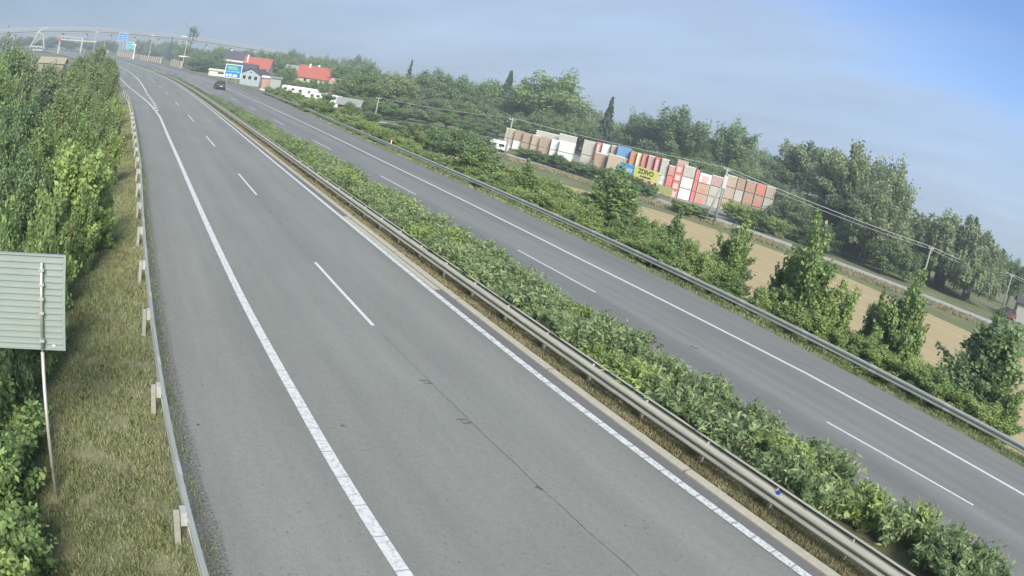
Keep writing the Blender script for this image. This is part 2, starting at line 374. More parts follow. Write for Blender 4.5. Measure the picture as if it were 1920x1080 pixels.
# longitudinal paving joint, opened here and there, and a few sealed spots
mat('tar', (.095, .095, .095), .8)
def joint(y0, y1, X0, X1, w):
    b = MB(); vs = []; fs = []; ys = np.arange(y0, y1, .3)
    for i, y in enumerate(ys):
        x = X0 + (X1 - X0) * (y - y0) / (y1 - y0) + .012 * math.sin(y * 3.1) + random.uniform(-.008, .008); ww = w * random.uniform(.5, 1.4)
        vs += [(rx(x, y) - ww, y, ZM), (rx(x, y) + ww, y, ZM)]
        if i: fs.append((2 * i - 2, 2 * i - 1, 2 * i + 1, 2 * i))
    return b.add(vs, fs).build('paving_joint', 'tar', kind='structure')
joint(4.2, 13.5, 8.50, 8.32, .009); joint(13.5, 18.0, 8.32, 8.22, .004); joint(24.9, 37.2, 8.10, 8.02, .006)
tb = MB()
def blot(px, py, r, sx=1.0):
    x, y = at(px, py, .01); n = 9
    tb.add([(x, y, ZM + .002)] + [(x + r * sx * random.uniform(.5, 1.2) * math.cos(6.283 * k / n), y + r * random.uniform(.5, 1.2) * math.sin(6.283 * k / n), ZM + .002) for k in range(n)],
           [(0, k + 1, (k + 1) % n + 1) for k in range(n)])
for q in ((1009, 913, .06), (1014, 917, .05), (643, 798, .05), (371, 796, .05), (1298, 650, .09), (1306, 653, .08), (508, 396, .07), (526, 420, .07), (1090, 984, .03), (1210, 990, .03), (1225, 980, .025)): blot(*q)
Q = .5
for cx, cy in ((800, 716), (871, 790)):             # small square saw cuts beside the joint
    x, y = at(cx, cy, .01)
    for dx, dy, w, h in ((-.13, 0, .02, .13), (.13, 0, .02, .13), (0, .12, .14, .02), (0, -.12, .14, .02), (-.24, .14, .06, .03), (.22, -.1, .07, .03)):
        tb.box(x + (dx - w) * Q, y + (dy - h) * .8, ZM - .001, x + (dx + w) * Q, y + (dy + h) * .8, ZM + .002)
tb.build('tar_spots', 'tar', kind='structure')
ps = MB()                                           # the paler concrete drain panel inside the kerb
x0, y0 = rx(12.02, 23), 21.5
strip('drain_panel', 'kerb_concrete', 12.06, 12.34, 22.2, 33.5, .009)

# field, track and yard on the right
def poly_sheet(name, m, pts, dz, cell=4.0):
    """sheet over a polygon, draped on the terrain: a fan of strips between two polylines (left, right)"""
    L, Rr = pts; n = 8; vs = []; fs = []
    for (a, b) in zip(L, Rr):
        for k in range(n + 1):
            x = a[0] + (b[0] - a[0]) * k / n; y = a[1] + (b[1] - a[1]) * k / n; vs.append((x, y, terrain(x, y) + dz))
    for i in range(len(L) - 1):
        for k in range(n): fs.append((i * (n + 1) + k, i * (n + 1) + k + 1, (i + 1) * (n + 1) + k + 1, (i + 1) * (n + 1) + k))
    return MB().add(vs, fs).build(name, m, kind='structure')
poly_sheet('ripe_field', 'ripe_field', ([(33.6, -40), (33.6, 0), (33.6, 20), (33.7, 40), (34.2, 60), (36, 78), (40, 90)],
           [(71, -40), (71.5, 0), (72, 20), (72, 40), (64, 62), (52, 77), (42, 92)]), .04)
TR = [(98, -30), (96, 0), (94, 15), (91.2, 24.6), (86.8, 35.4), (82.3, 48), (78.9, 60), (74.8, 74), (70.2, 87), (65.5, 102), (60, 118), (52, 138)]
poly_sheet('farm_track', 'track', ([(x - 2.4, y) for x, y in TR], [(x + 3.0, y) for x, y in TR]), .05)
poly_sheet('yard_ground', 'yard_ground', ([(96, 62), (86, 74), (82, 86), (78, 104), (76, 118), (70, 136)], [(190, 92), (180, 110), (160, 125), (140, 140), (120, 150), (95, 160)]), .06)
poly_sheet('yard_entrance', 'yard_ground', ([(84, 58), (82, 66), (79, 74)], [(108, 72), (98, 76), (92, 80)]), .075)

# ------------------------------------------------------------------ large structures: bridge, noise walls, houses
def arc(xs, x, ys): return float(np.interp(x, xs, ys))
def bridge():
    root = empty('road_bridge', (0, 700, 0), label='long pale concrete road bridge on tall piers crossing the far end of the motorway', cat='bridge')
    px = [-120, -40, 30, 90, 150, 210, 270, 330, 390, 450, 520, 600]
    py = [70, 62, 56.5, 54, 54.3, 57, 62, 68, 75.5, 85, 96, 109]
    P = []
    for a, b in zip(px, py):
        x, y, z = atd(a, b, 700 + .10 * abs(a - 200)); P.append((x, y - 700, z - 1.4))
    dense = []
    for i in range(len(P) - 1):
        for k in range(4): dense.append(tuple(P[i][j] + (P[i + 1][j] - P[i][j]) * k / 4 for j in range(3)))
    dense.append(P[-1])
    MB().sweep(dense, [(-5, -2.9), (-5, -1.0), (-6, -.8), (-6, -.1), (6, -.1), (6, -.8), (5, -1.0), (5, -2.9)]).build('deck', 'concrete', root)
    MB().sweep([(a, b, c) for a, b, c in dense], [(5.75, .25), (5.75, 1.1), (6.1, 1.1), (6.1, .25)]).build('parapet', 'concrete', root)
    r = MB()
    for h in (2.4,): r.sweep(dense, [(5.9, h), (5.9, h + .35), (6.05, h + .35), (6.05, h)])
    r.build('railing', 'galvanised', root)
    r = MB()
    for i in range(1, len(dense), 1): a, b, c = dense[i]; r.box(a - .12, b - 6, c + 1, a + .12, b - 5.8, c + 2.5)
    r.build('railing_posts', 'galvanised', root, kind='stuff')
    for i in range(2, len(dense) - 1, 3):
        a, b, c = dense[i]; MB().box(a - 1.1, b - 3.2, -3, a + 1.1, b + 3.2, c - 2.9).build('pier', 'concrete', root)
bridge()

mat('panel_cream', (.62, .55, .46), .85, var=.06, vscale=3); mat('panel_brown', (.23, .14, .11), .9, var=.1, vscale=3)
def noise_wall(y0, y1, label, h=3.4):
    root = empty('noise_wall', (rx(38.6, y0), y0, 0), label=label, cat='noise wall', group='noise walls by the slip road')
    ox, oy = rx(38.6, y0), y0; ys = np.arange(y0, y1, 3.6)
    for i, y in enumerate(ys):
        a = Vector((rx(38.6, y) - ox, y - oy, 0)); b = Vector((rx(38.6, y + 3.6) - ox, y + 3.6 - oy, 0))
        m = 'panel_cream' if i % 2 == 0 else 'panel_brown'
        MB().sweep([a, b], [(-.09, 0), (-.09, h), (.09, h), (.09, 0)]).build('panel', m, root)
        MB().box(a.x - .14, a.y - .14, 0, a.x + .14, a.y + .14, h + .12).build('post', 'panel_cream', root)
noise_wall(333, 362, 'short striped cream and brown noise wall beside the tall pole')
noise_wall(400, 560, 'long striped cream and brown noise wall at the far bend of the road')

mat('roof_red', (.38, .115, .085), .8, var=.18, vscale=3, scale=(1, 1, 6)); mat('roof_dark', (.085, .075, .085), .8, var=.2, vscale=3)
mat('roof_grey', (.25, .27, .27), .7, var=.15, vscale=2); mat('roof_purple', (.13, .095, .12), .8, var=.15, vscale=3)
mat('render_cream', (.50, .47, .36), .9, var=.05, vscale=1); mat('render_white', (.68, .67, .62), .9, var=.06, vscale=1)
mat('wood_brown', (.16, .12, .09), .9, var=.2, vscale=5); mat('glass_dark', (.03, .035, .04), .15, spec=.6); mat('wall_blue_grey', (.36, .42, .47), .8, var=.08, vscale=2)
mat('block_grey_wall', (.42, .42, .40), .9, var=.08, vscale=2); mat('roof_pink', (.42, .26, .22), .8, var=.2, vscale=2)
def house(name, px, py, D, L, W, wh, rh, yaw, wall, roof, label, cat='house', chimneys=(), windows=(), door=None, hip=0.0, base=None):
    """px,py: ridge centre in the photo; L along the ridge; yaw of the ridge from +X"""
    x, y, zr = atd(px, py, D); z0 = zr - rh - wh if base is None else base
    root = empty(name, (x, y, z0), rad(yaw), label=label, cat=cat)
    w = MB(); h = wh
    w.add([(-L/2, -W/2, -4), (L/2, -W/2, -4), (L/2, W/2, -4), (-L/2, W/2, -4), (-L/2, -W/2, h), (L/2, -W/2, h), (L/2, W/2, h), (-L/2, W/2, h), (-L/2 + hip, 0, h + rh - .12), (L/2 - hip, 0, h + rh - .12)],
          [(0, 1, 5, 4), (2, 3, 7, 6), (1, 2, 6, 9, 5), (3, 0, 4, 8, 7), (4, 5, 9, 8), (6, 7, 8, 9)])
    w.build('wall', wall, root)
    o = .45; k = rh / (W / 2); ze = h - o * k; t = .16; ho = o if hip == 0 else o
    def slab(s):
        e = [(-L/2 - ho, s * (W/2 + o), ze), (L/2 + ho, s * (W/2 + o), ze), (L/2 + (ho if hip == 0 else -hip), 0, h + rh), (-L/2 - (ho if hip == 0 else -hip), 0, h + rh)]
        vs = e + [(a, b, c + t) for a, b, c in e]
        return vs, [(0, 1, 2, 3), (4, 5, 6, 7), (0, 1, 5, 4), (1, 2, 6, 5), (2, 3, 7, 6), (3, 0, 4, 7)]
    r = MB(); r.add(*slab(-1)); r.add(*slab(1))
    if hip:
        for s in (-1, 1):
            e = [(s * (L/2 + o), -W/2 - o, ze), (s * (L/2 + o), W/2 + o, ze), (s * (L/2 - hip), 0, h + rh)]
            r.add(e + [(a, b, c + t) for a, b, c in e], [(0, 1, 2), (3, 4, 5), (0, 1, 4, 3), (1, 2, 5, 4), (2, 0, 3, 5)])
    ro = r.build('roof', roof, root)
    for cx, cy in chimneys: MB().box(cx - .35, cy - .35, h + .3, cx + .35, cy + .35, h + rh + .8).build('chimney', 'render_white', ro)
    for side, c, zc, ww, hh in windows:          # side: 'f','b' long walls; 'l','r' gables
        f = MB(); p = MB(); e = .06
        def bx(mb, a0, a1, z0_, z1_, d0, d1):
            if side == 'f': mb.box(a0, -W/2 - d1, z0_, a1, -W/2 - d0, z1_)
            elif side == 'b': mb.box(a0, W/2 + d0, z0_, a1, W/2 + d1, z1_)
            elif side == 'l': mb.box(-L/2 - d1, a0, z0_, -L/2 - d0, a1, z1_)
            else: mb.box(L/2 + d0, a0, z0_, L/2 + d1, a1, z1_)
        bx(f, c - ww/2 - .08, c + ww/2 + .08, zc - hh/2 - .08, zc + hh/2 + .08, -.05, e); bx(p, c - ww/2, c + ww/2, zc - hh/2, zc + hh/2, -.04, e + .02)
        fo = f.build('window', 'white_paint', root); p.build('pane', 'glass_dark', fo)
    if door: 
        c, ww, hh = door; MB().box(c - ww/2, -W/2 - .07, 0, c + ww/2, -W/2 + .03, hh).build('door', 'wood_brown', root)
    return root
house('farmhouse', 487, 109, 300, 12, 10, 4.2, 4.2, -22, 'render_cream', 'roof_red', 'cream farmhouse with a large orange red roof right of the blue road sign', chimneys=[(-4.6, -2.6)],
      windows=[('f', -3, 1.6, 1.1, 1.2), ('f', 1, 1.6, 1.1, 1.2), ('r', -1.6, 1.6, 1, 1.2), ('r', 1.6, 1.6, 1, 1.2), ('r', 0, 4.6, .9, 1)])
house('farmhouse', 603, 127, 245, 15, 9, 2.6, 3.9, -28, 'render_cream', 'roof_red', 'long farmhouse with red tiled roof and cream gable facing the road', chimneys=[(-4, -.6), (-1, .5)],
      windows=[('f', -4, 1.5, 1, 1), ('f', 0, 1.5, 1, 1), ('f', 4, 1.5, 1, 1), ('l', 0, 1.6, 1.1, 1.2)])
house('house', 648, 128, 248, 9, 8, 3.2, 3.2, -28, 'render_cream', 'roof_purple', 'house with a dark purple hipped roof joined behind the long red roofed farmhouse', chimneys=[(.6, 0)], hip=2.6, windows=[('f', -2, 1.6, 1, 1.1), ('f', 2, 1.6, 1, 1.1)])
house('house', 450, 97, 360, 13, 10, 4.5, 4, -20, 'render_white', 'roof_dark', 'white house with dark roof high behind the blue road sign', chimneys=[(-4.5, 0)],
      windows=[('f', -4, 2, 1.2, 1.4), ('f', 0, 2, 1.2, 1.4), ('f', 4, 2, 1.2, 1.4)])
house('barn', 458, 119, 290, 12, 8, 2.4, 2.4, -20, 'wood_brown', 'roof_dark', 'low brown barn with a grey slate roof just above the blue road sign', 'barn')
house('workshop', 484, 130, 232, 9, 7.6, 3.0, 1.7, 52, 'wall_blue_grey', 'roof_dark', 'blue grey workshop with a white gable facing the road, right of the blue road sign', 'workshop',
      windows=[('l', -2.2, 1.7, 1.2, 1.2), ('l', .1, 1.7, 1.2, 1.2), ('l', 2.3, 1.7, 1.2, 1.2), ('l', 0, 3.5, .6, .5)])
house('shed', 413, 130.5, 268, 8, 4, 1.7, .5, -20, 'render_white', 'panel_cream', 'low white flat shed left of the blue road sign', 'shed', windows=[('f', 1, .9, 2.4, .7)])
house('shed', 553, 123, 262, 5.5, 5, 2.8, 1.6, -25, 'wood_brown', 'roof_grey', 'brown wooden shed with a pale grey roof left of the cream gable', 'shed', windows=[('f', 0, 1.3, 1, 1)])
house('shed', 505, 143.5, 222, 3.6, 3.2, 1.9, .4, -20, 'roof_pink', 'render_white', 'small dull red shed with a white roof edge beside the workshop', 'shed')
house('shed', 520, 145, 216, 3.4, 3, 2.2, .3, -20, 'sign_back', 'roof_grey', 'small grey green shed between the red shed and the caravans', 'shed')
house('shed', 650, 151, 215, 9, 5, 1.8, 1.5, -28, 'wood_brown', 'roof_pink', 'low outbuilding with faded pink tiles below the purple roof', 'shed')
house('garden_shed', 658, 186, 122, 3.7, 3.4, 1.7, .9, -26, 'wood_brown', 'roof_grey', 'grey roofed wooden garden shed among the bushes by the guardrail', 'shed', door=(-.8, .8, 1.6))
mat('tan_roof', (.36, .31, .23), .9, var=.1, vscale=2)
house('barn', 102, 108, 190, 7, 9, .8, 1.3, 0, 'tan_roof', 'tan_roof', 'pale tan low roof among the trees at the far left', 'barn')
house('garage', 1940, 566, 116, 6, 4, 2.1, .8, -70, 'block_grey_wall', 'roof_dark', 'pale grey garage beside the parked red car at the far right edge', 'garage', door=(0, 2.2, 1.9))

# ------------------------------------------------------------------ guardrails
WB = [(-.02, -.155), (.045, -.135), (.06, -.09), (.05, -.045), (-.015, -.02), (-.015, .02), (.05, .045), (.06, .09), (.045, .135), (-.02, .155),
      (-.035, .145), (.028, .122), (.045, .09), (.038, .055), (-.03, .028), (-.03, -.028), (.038, -.055), (.045, -.09), (.028, -.122), (-.035, -.145)]
def rail_path(X, ys, z, o): return [(rx(X(y) if callable(X) else X, y) - o[0], y - o[1], z - o[2]) for y in ys]
def ys_range(y0, y1): return list(np.arange(y0, min(y1, 60), 1.5)) + (list(np.arange(max(60, y0), y1, 3.5)) if y1 > 60 else []) + [y1]
def guardrail(label, X, y0, y1, zc, side, post_y, two=False, wide=.0, spacer=True, beam='galvanised'):
    o = (rx(X(y0) if callable(X) else X, y0), y0, 0)
    root = empty('guardrail', o, label=label, cat='guardrail')
    prof = [(side * u, w) for u, w in WB]
    if wide: prof = [(side * (u * 1.6), w * wide) for u, w in WB]
    ys = ys_range(y0, y1)
    MB().sweep(rail_path(X, ys, zc, o), prof).build('beam', beam, root, smooth=False)
    if two:
        XX = (lambda y: (X(y) if callable(X) else X) - side * .34)
        MB().sweep(rail_path(XX, ys, zc, o), [(-a, b) for a, b in prof]).build('beam', beam, root)
    for j, y in enumerate(post_y):
        x = rx(X(y) if callable(X) else X, y) - o[0]; yy = y - o[1]; s = side
        zt = terrain(x + o[0], y)
        pb = MB(); px_ = x - s * .20
        # sigma section post: web and two flanges
        pb.box(px_ - .06, yy - .03, zt - .2, px_ + .06, yy - .024, zc + .14); pb.box(px_ - .06, yy - .03, zt - .2, px_ - .054, yy + .03, zc + .14); pb.box(px_ + .054, yy - .03, zt - .2, px_ + .06, yy + .03, zc + .14)
        pb.build('post', beam, root)
        if 4 < y < 60 and j % (2 if two else 1) == 0:
            yj = [y + 1.0, y + 1.35]; MB().sweep(rail_path(X, yj, zc, o), [(u + side * .006, w * 1.02) for u, w in prof]).build('lap_joint', 'galv_light' if not two else 'galv_dull', root)
        if spacer and y < 75:
            sb = MB(); xa, xb = sorted((x - s * .136, x - s * .03)); sb.box(xa, yy - .10, zc - .13, xb, yy + .10, zc + .13); sb.build('spacer', 'galv_light', root)
    return root
lp = [8.65 + 4.25 * k for k in range(-1, 16)] + [8.65 + 4.25 * 16 + 4.6 * k for k in range(8)]
guardrail('galvanised guardrail along the left hard shoulder with grass behind it', railL, -3, 170, .60, 1, lp)
mp_ = [2.0 + 2.42 * k for k in range(0, 28)] + [72 + 4.4 * k for k in range(34)]
def railM(y): return 13.02
guardrail('weathered guardrail in the median between the kerb strip and the shrubs', railM, -3, 236, .50, -1, mp_, two=True, wide=1.02, spacer=False, beam='galv_dull')
rp = [2.5 + 4.25 * k for k in range(0, 18)] + [80 + 5 * k for k in range(32)]
guardrail('galvanised guardrail along the outer right edge of the motorway', railR, -6, 420, .52, -1, rp, wide=1.1)
# small blue marker clamped on the median rail, and a red and white distance post behind the right rail
mat('blue_mark', (.03, .10, .45), .4); mat('red_mark', (.55, .06, .05), .5)
x, y = at(1449, 931, .62)
o = MB().box(-.03, -.05, -.04, .03, .05, .05).box(-.05, -.02, -.06, -.02, .02, .0).build('rail_marker', 'blue_mark', label='small blue marker clipped on top of the median guardrail', cat='marker'); o.location = (12.99, y, .66)
x, y = at(738, 272, .4)
root = empty('distance_post', (rx(29.6, y), y, 0), label='short red and white post standing behind the right guardrail', cat='post')
MB().tube([(0, 0, -.3), (0, 0, .95)], .07, 8).build('post', 'white_paint', root); MB().tube([(0, 0, .95), (0, 0, 1.25)], .09, 8).build('cap', 'red_mark', root)

# ------------------------------------------------------------------ signs
def back_sign():
    gx, gy = at(103.7, 917, -.33); yp = gy
    root = empty('road_sign', (gx, yp, terrain(gx, yp)), label='large road sign seen from its ribbed grey back at the left edge', cat='road sign')
    z0 = root.location.z
    def zz(px, py, yy): d = ray(px, py); return H0 + d[2] / d[1] * yy
    yb = yp + .10
    xr = ray(121, 560); xr = xr[0] / xr[1] * yb
    zt = zz(122, 480, yb) - z0; zb = zz(120, 655, yb) - z0; x1 = xr - gx; x0 = x1 - 3.2
    pn = MB().box(x0, .10, zb, x1, .125, zt).build('panel', 'sign_back', root)
    n = 15; h = (zt - zb) / n
    for k in range(n):
        b = MB(); z = zb + k * h
        b.prism([(0, 0), (.024, .006), (.024, .018), (0, .024)], x0 + .02, x1 - .05)
        b.v = [(yy, .10 - xx, z + h * .86 + zz_ - .01) for xx, yy, zz_ in b.v]; b.build('rib', 'sign_back', pn)
    fr = MB(); fr.box(x0, .07, zt - .015, x1 + .012, .13, zt + .012); fr.box(x0, .07, zb - .012, x1 + .012, .13, zb + .015); fr.box(x1 - .03, .068, zb + .015, x1 + .012, .13, zt - .015)
    fr.build('frame', 'sign_back', root)
    MB().tube([(0, 0, -.3), (0, 0, zb - .02)], .034, 12).build('pole', 'galvanised', root, smooth=True)
    MB().tube([(0, .02, zb + .0), (0, .02, zt - .1)], .028, 10).build('pole', 'galvanised', root, smooth=True)
    MB().tube([(x0 + .5, .02, -.4), (x0 + .5, .02, zt - .1)], .034, 10).build('pole', 'galvanised', root, smooth=True)
    for f in (.10, .40, .55, .70, .85): MB().box(-.045, -.025, zb + (zt - zb) * f, .045, .07, zb + (zt - zb) * f + .035).build('clamp', 'galv_light', root)
    MB().box(x1 - .24, .085, zb + .05, x1 - .18, .10, zb + .10).build('sticker', 'white_paint', pn)
back_sign()
mat('sign_blue', (.010, .20, .52), .4); mat('sign_green', (.02, .30, .16), .4); mat('sign_teal', (.02, .33, .38), .4); mat('sign_white', (.72, .76, .78), .4)
def word_row(b, x0, x1, z, h, y, rs):
    x = x0
    while x < x1:                                   # lettering too small to read in the photograph: strokes of letters
        w = rs.uniform(.08, .18); b.box(x, y - .012, z, min(x + w * .6, x1), y, z + h * rs.uniform(.7, 1)); x += w + (.2 if rs.random() < .18 else .03)
def blue_sign():
    y = 202.; x = 31.9
    xx, yy, zt = atd(440, 121, 206); _, _, zb = atd(440, 147, 206); x, y = xx, yy
    root = empty('road_sign', (x, y, 0), rad(-4), label='big blue road sign with white border and green panel on the right verge', cat='road sign')
    w = 5.2; h = zt - zb
    pn = MB().box(-w/2, -.06, zb, w/2, 0, zt).build('panel', 'sign_white', root)
    MB().box(-w/2 + .2, -.09, zb + .2, w/2 - .2, -.06, zt - .2).build('face', 'sign_blue', pn)
    MB().box(-w/2 + .6, -.12, zb + h * .60, w/2 - 1.0, -.09, zt - .5).build('green_panel', 'sign_green', pn)
    rs = random.Random(4); b = MB()
    word_row(b, -w/2 + .75, .9, zb + h * .75, .36, -.12, rs); word_row(b, -w/2 + .8, 1.3, zb + h * .62, .32, -.12, rs); word_row(b, -w/2 + .5, w/2 - .5, zb + h * .43, .42, -.09, rs)
    b.box(-w/2 + .5, -.11, zb + .4, -w/2 + 1.2, -.09, zb + 1.15); b.box(-w/2 + 1.5, -.11, zb + .4, -w/2 + 2.3, -.09, zb + 1.2); b.box(-w/2 + 2.7, -.11, zb + .4, -w/2 + 3.3, -.09, zb + 1.1); b.box(-w/2 + 3.5, -.11, zb + .4, -w/2 + 4.0, -.09, zb + 1.1)
    b.build('lettering', 'sign_white', pn, kind='stuff')
    for s in (-1, 1): MB().tube([(s * 1.4, .12, -1), (s * 1.4, .12, zt - .3)], .11, 8).build('post', 'galvanised', root)
blue_sign()
def far_sign(px0, px1, pt, pb, D, m, label, posts):
    x, y, zt = atd((px0 + px1) / 2, pt, D); _, _, zb = atd((px0 + px1) / 2, pb, D); w = (px1 - px0) / 1180 * D
    root = empty('road_sign', (x, y, 0), label=label, cat='road sign')
    MB().box(-w/2, -.1, zb, w/2, 0, zt).build('panel', 'sign_white', root)
    MB().box(-w/2 + .25, -.15, zb + .25, w/2 - .25, -.1, zt - .25).build('face', m, root)
    rs = random.Random(int(px0)); b = MB(); h = zt - zb
    for f in (.62, .38, .16): word_row(b, -w/2 + .7, w/2 - .8, zb + h * f, h * .13, -.15, rs)
    b.build('lettering', 'sign_white', root)
    for a in posts: MB().tube([(a, .3, -2), (a, .3, zt + (.0 if D < 520 else 3.2))], .25, 6).build('post', 'galv_light', root)
far_sign(224, 240.5, 62, 77, 560, 'sign_blue', 'distant blue sign high on twin posts in front of the bridge', (-1.6, 1.6))
far_sign(239, 253, 79, 92.5, 470, 'sign_teal', 'distant teal and white sign above the striped noise wall', (1.8,))
# white post portal beside the teal sign
x, y, zt = atd(254, 84.5, 470); root = empty('sign_frame', (x, y, 0), label='white angled sign frame right of the teal sign', cat='frame')
MB().box(-.35, -.3, 0, .35, .3, zt).build('post', 'white_paint', root); MB().box(-2.4, -.3, zt, .6, .3, zt + .7).build('arm', 'white_paint', root)

# ------------------------------------------------------------------ poles and wires
def wire(P, label, sag=1.0, r=.022, group='overhead cables'):
    b = MB()
    for a, c in zip(P[:-1], P[1:]):
        pts = [tuple(a[i] + (c[i] - a[i]) * t - (4 * sag * t * (1 - t) if i == 2 else 0) for i in range(3)) for t in np.linspace(0, 1, 13)]
        b.tube(pts, r, 4)
    return b.build('overhead_cable', 'cable', label=label, cat='cable')
mat('cable', (.42, .43, .43), .6)
TOPS = []
def utility_pole(px, py, D, label, r=.14, lean=0, ins=True, arm=None, m='concrete'):
    x, y, zt = atd(px, py, D); z0 = terrain(x, y)
    root = empty('utility_pole', (x, y, z0), rad(-25), label=label, cat='pole', group=None)
    h = zt - z0
    MB().tube([(0, 0, -.5), (0, 0, h)], [r * 1.25, r * .8], 10).build('shaft', m, root, smooth=True)
    if ins:
        a = MB().box(-.55, -.05, h - .35, .55, .05, h - .25).build('crossarm', 'galvanised', root)
        for s in (-.5, 0, .5): MB().tube([(s, 0, h - .25), (s, 0, h - .05)], .05, 6).build('insulator', 'render_white', a)
    TOPS.append((x, y, zt - .05)); return root
utility_pole(711, 182, 150, 'pale concrete pole among the trees left of the bright green bush')
utility_pole(962, 221, 112, 'pale concrete pole standing before the leftmost brick pallets')
p2 = utility_pole(1365, 314, 95, 'concrete pole with a strut leg and junction box at the edge of the farm track', .17)
x2, y2, z2 = p2.location; h2 = TOPS[-1][2] - z2
MB().tube([(-1.5, .2, -.5), (-.10, .05, h2 - 1.9)], [.2, .15], 8).build('strut', 'concrete', p2, smooth=True)
MB().box(-.30, -.22, h2 - 2.9, .30, -.10, h2 - 1.1).build('junction_box', 'galv_light', p2)
utility_pole(1747, 462, 99, 'pale pole at the edge of the track in front of the willow')
utility_pole(1898, 514, 131, 'pole with a double crossarm at the far right edge')
TOPS.append((190, 12, 4.5))
wire(TOPS, 'thin overhead cable strung along the track poles above the brick yard', .55, .045)
wire([(a, b, c - .35) for a, b, c in TOPS[2:]], 'second thin cable running right from the pole with the strut leg', .7, .03)
TOPS2 = list(TOPS)
utility_pole(1502, 331, 150, 'thin pale pole under the tall open trees', .13, ins=False)
utility_pole(1512, 368, 140, 'short leaning stump of a pole right of the thin pale pole', .15, ins=False)
# tall poles by the slip road
def tall_pole(px, py, D, label, arms):
    x, y, zt = atd(px, py, D); root = empty('lamp_post', (x, y, 0), rad(5), label=label, cat='pole')
    MB().tube([(0, 0, -1), (0, 0, zt)], [.3, .16], 8).build('shaft', 'galv_light', root)
    for (f, w, t) in arms: MB().box(-w/2, -.1, zt * f, w/2, .1, zt * f + t).build('arm', 'white_paint', root)
tall_pole(353, 69, 335, 'tall pole with white cross arms at the end of the short noise wall', ((.36, 5.5, .5), (.99, 7, .25)))
tall_pole(287, 66, 430, 'tall slim lamp post behind the long noise wall', ((.99, 3, .25),))
tall_pole(182, 60, 520, 'tall slim lamp post at the far left of the bridge', ((.99, 3, .25),))
tall_pole(199, 66, 560, 'slim pole beside the distant blue sign', ())
# distant gantry and white steel frame, far left
mat('steel_pale', (.42, .45, .45), .7, var=.08, vscale=1)
x, y, zt = atd(137, 69, 450); root = empty('gantry', (x, y, 0), label='distant red and white road gantry spanning the slip roads', cat='gantry')
_, _, zb = atd(137, 75, 450)
MB().box(-9.5, -.5, zt - .5, 7.5, .5, zt).build('beam', 'steel_pale', root); MB().box(-8, -.5, zb - .5, 17, .5, zb + .3).build('beam', 'steel_pale', root)
for s in (-8.6, 7): MB().box(s - .5, -.4, -3, s + .5, .4, zt - .5).build('column', 'steel_pale', root)
MB().box(-9.6, -.62, zb - 1.4, -8.1, -.4, zt - .8).build('marker_board', 'red_mark', root)
x, y, zt = atd(78, 53, 400); root = empty('steel_frame', (x, y, 0), label='white triangular steel frame rising above the trees at the far left', cat='frame')
k = 400 / 1180
MB().tube([(-16 * k, 0, zt - 33 * k), (-2 * k, 0, zt - 5 * k), (4 * k, 0, zt)], .5, 6).build('leg', 'steel_pale', root)
MB().tube([(11 * k, 0, zt - 33 * k), (6 * k, 0, zt - 12 * k), (-3 * k, 0, zt - 8 * k)], .45, 6).build('leg', 'steel_pale', root)
MB().tube([(-8 * k, 0, zt - 9 * k), (1 * k, 0, zt - 2 * k), (12 * k, 0, zt + 1 * k)], .4, 6).build('boom', 'steel_pale', root)
MB().box(-13 * k, -2, zt - 37 * k, 10 * k, 2, zt - 34.5 * k).build('platform', 'steel_pale', root); MB().box(-12 * k, -2, zt - 31 * k, 9 * k, 2, zt - 29 * k).build('platform', 'steel_pale', root)
MB().add([(-9 * k, .3, zt - 9 * k), (9 * k, .3, zt - 12 * k), (-12 * k, .3, zt - 29 * k), (-9 * k, .6, zt - 9 * k), (9 * k, .6, zt - 12 * k), (-12 * k, .6, zt - 29 * k)], [(0, 1, 2), (3, 5, 4), (0, 3, 4, 1), (1, 4, 5, 2), (2, 5, 3, 0)]).build('cladding', 'roof_grey', root)

# ------------------------------------------------------------------ vehicles
mat('car_dark', (.05, .05, .06), .3, spec=.6); mat('car_silver', (.45, .46, .48), .3, metal=.5); mat('tyre', (.02, .02, .02), .9); mat('lamp_red', (.45, .02, .02), .3)
mat('car_red', (.13, .03, .05), .3, spec=.6); mat('van_white', (.74, .75, .76), .35, spec=.5); mat('plastic_dark', (.03, .03, .03), .6); mat('awning', (.10, .14, .22), .6)
def loft(secs):
    """secs: list of (y, [(x,z)...]) all the same count -> closed body"""
    n = len(secs[0][1]); b = MB(); vs = [(x, y, z) for y, p in secs for x, z in p]; fs = []
    for i in range(len(secs) - 1):
        for k in range(n): fs.append((i * n + k, i * n + (k + 1) % n, (i + 1) * n + (k + 1) % n, (i + 1) * n + k))
    fs.append(tuple(range(n))[::-1]); fs.append(tuple((len(secs) - 1) * n + k for k in range(n)))
    return b.add(vs, fs)
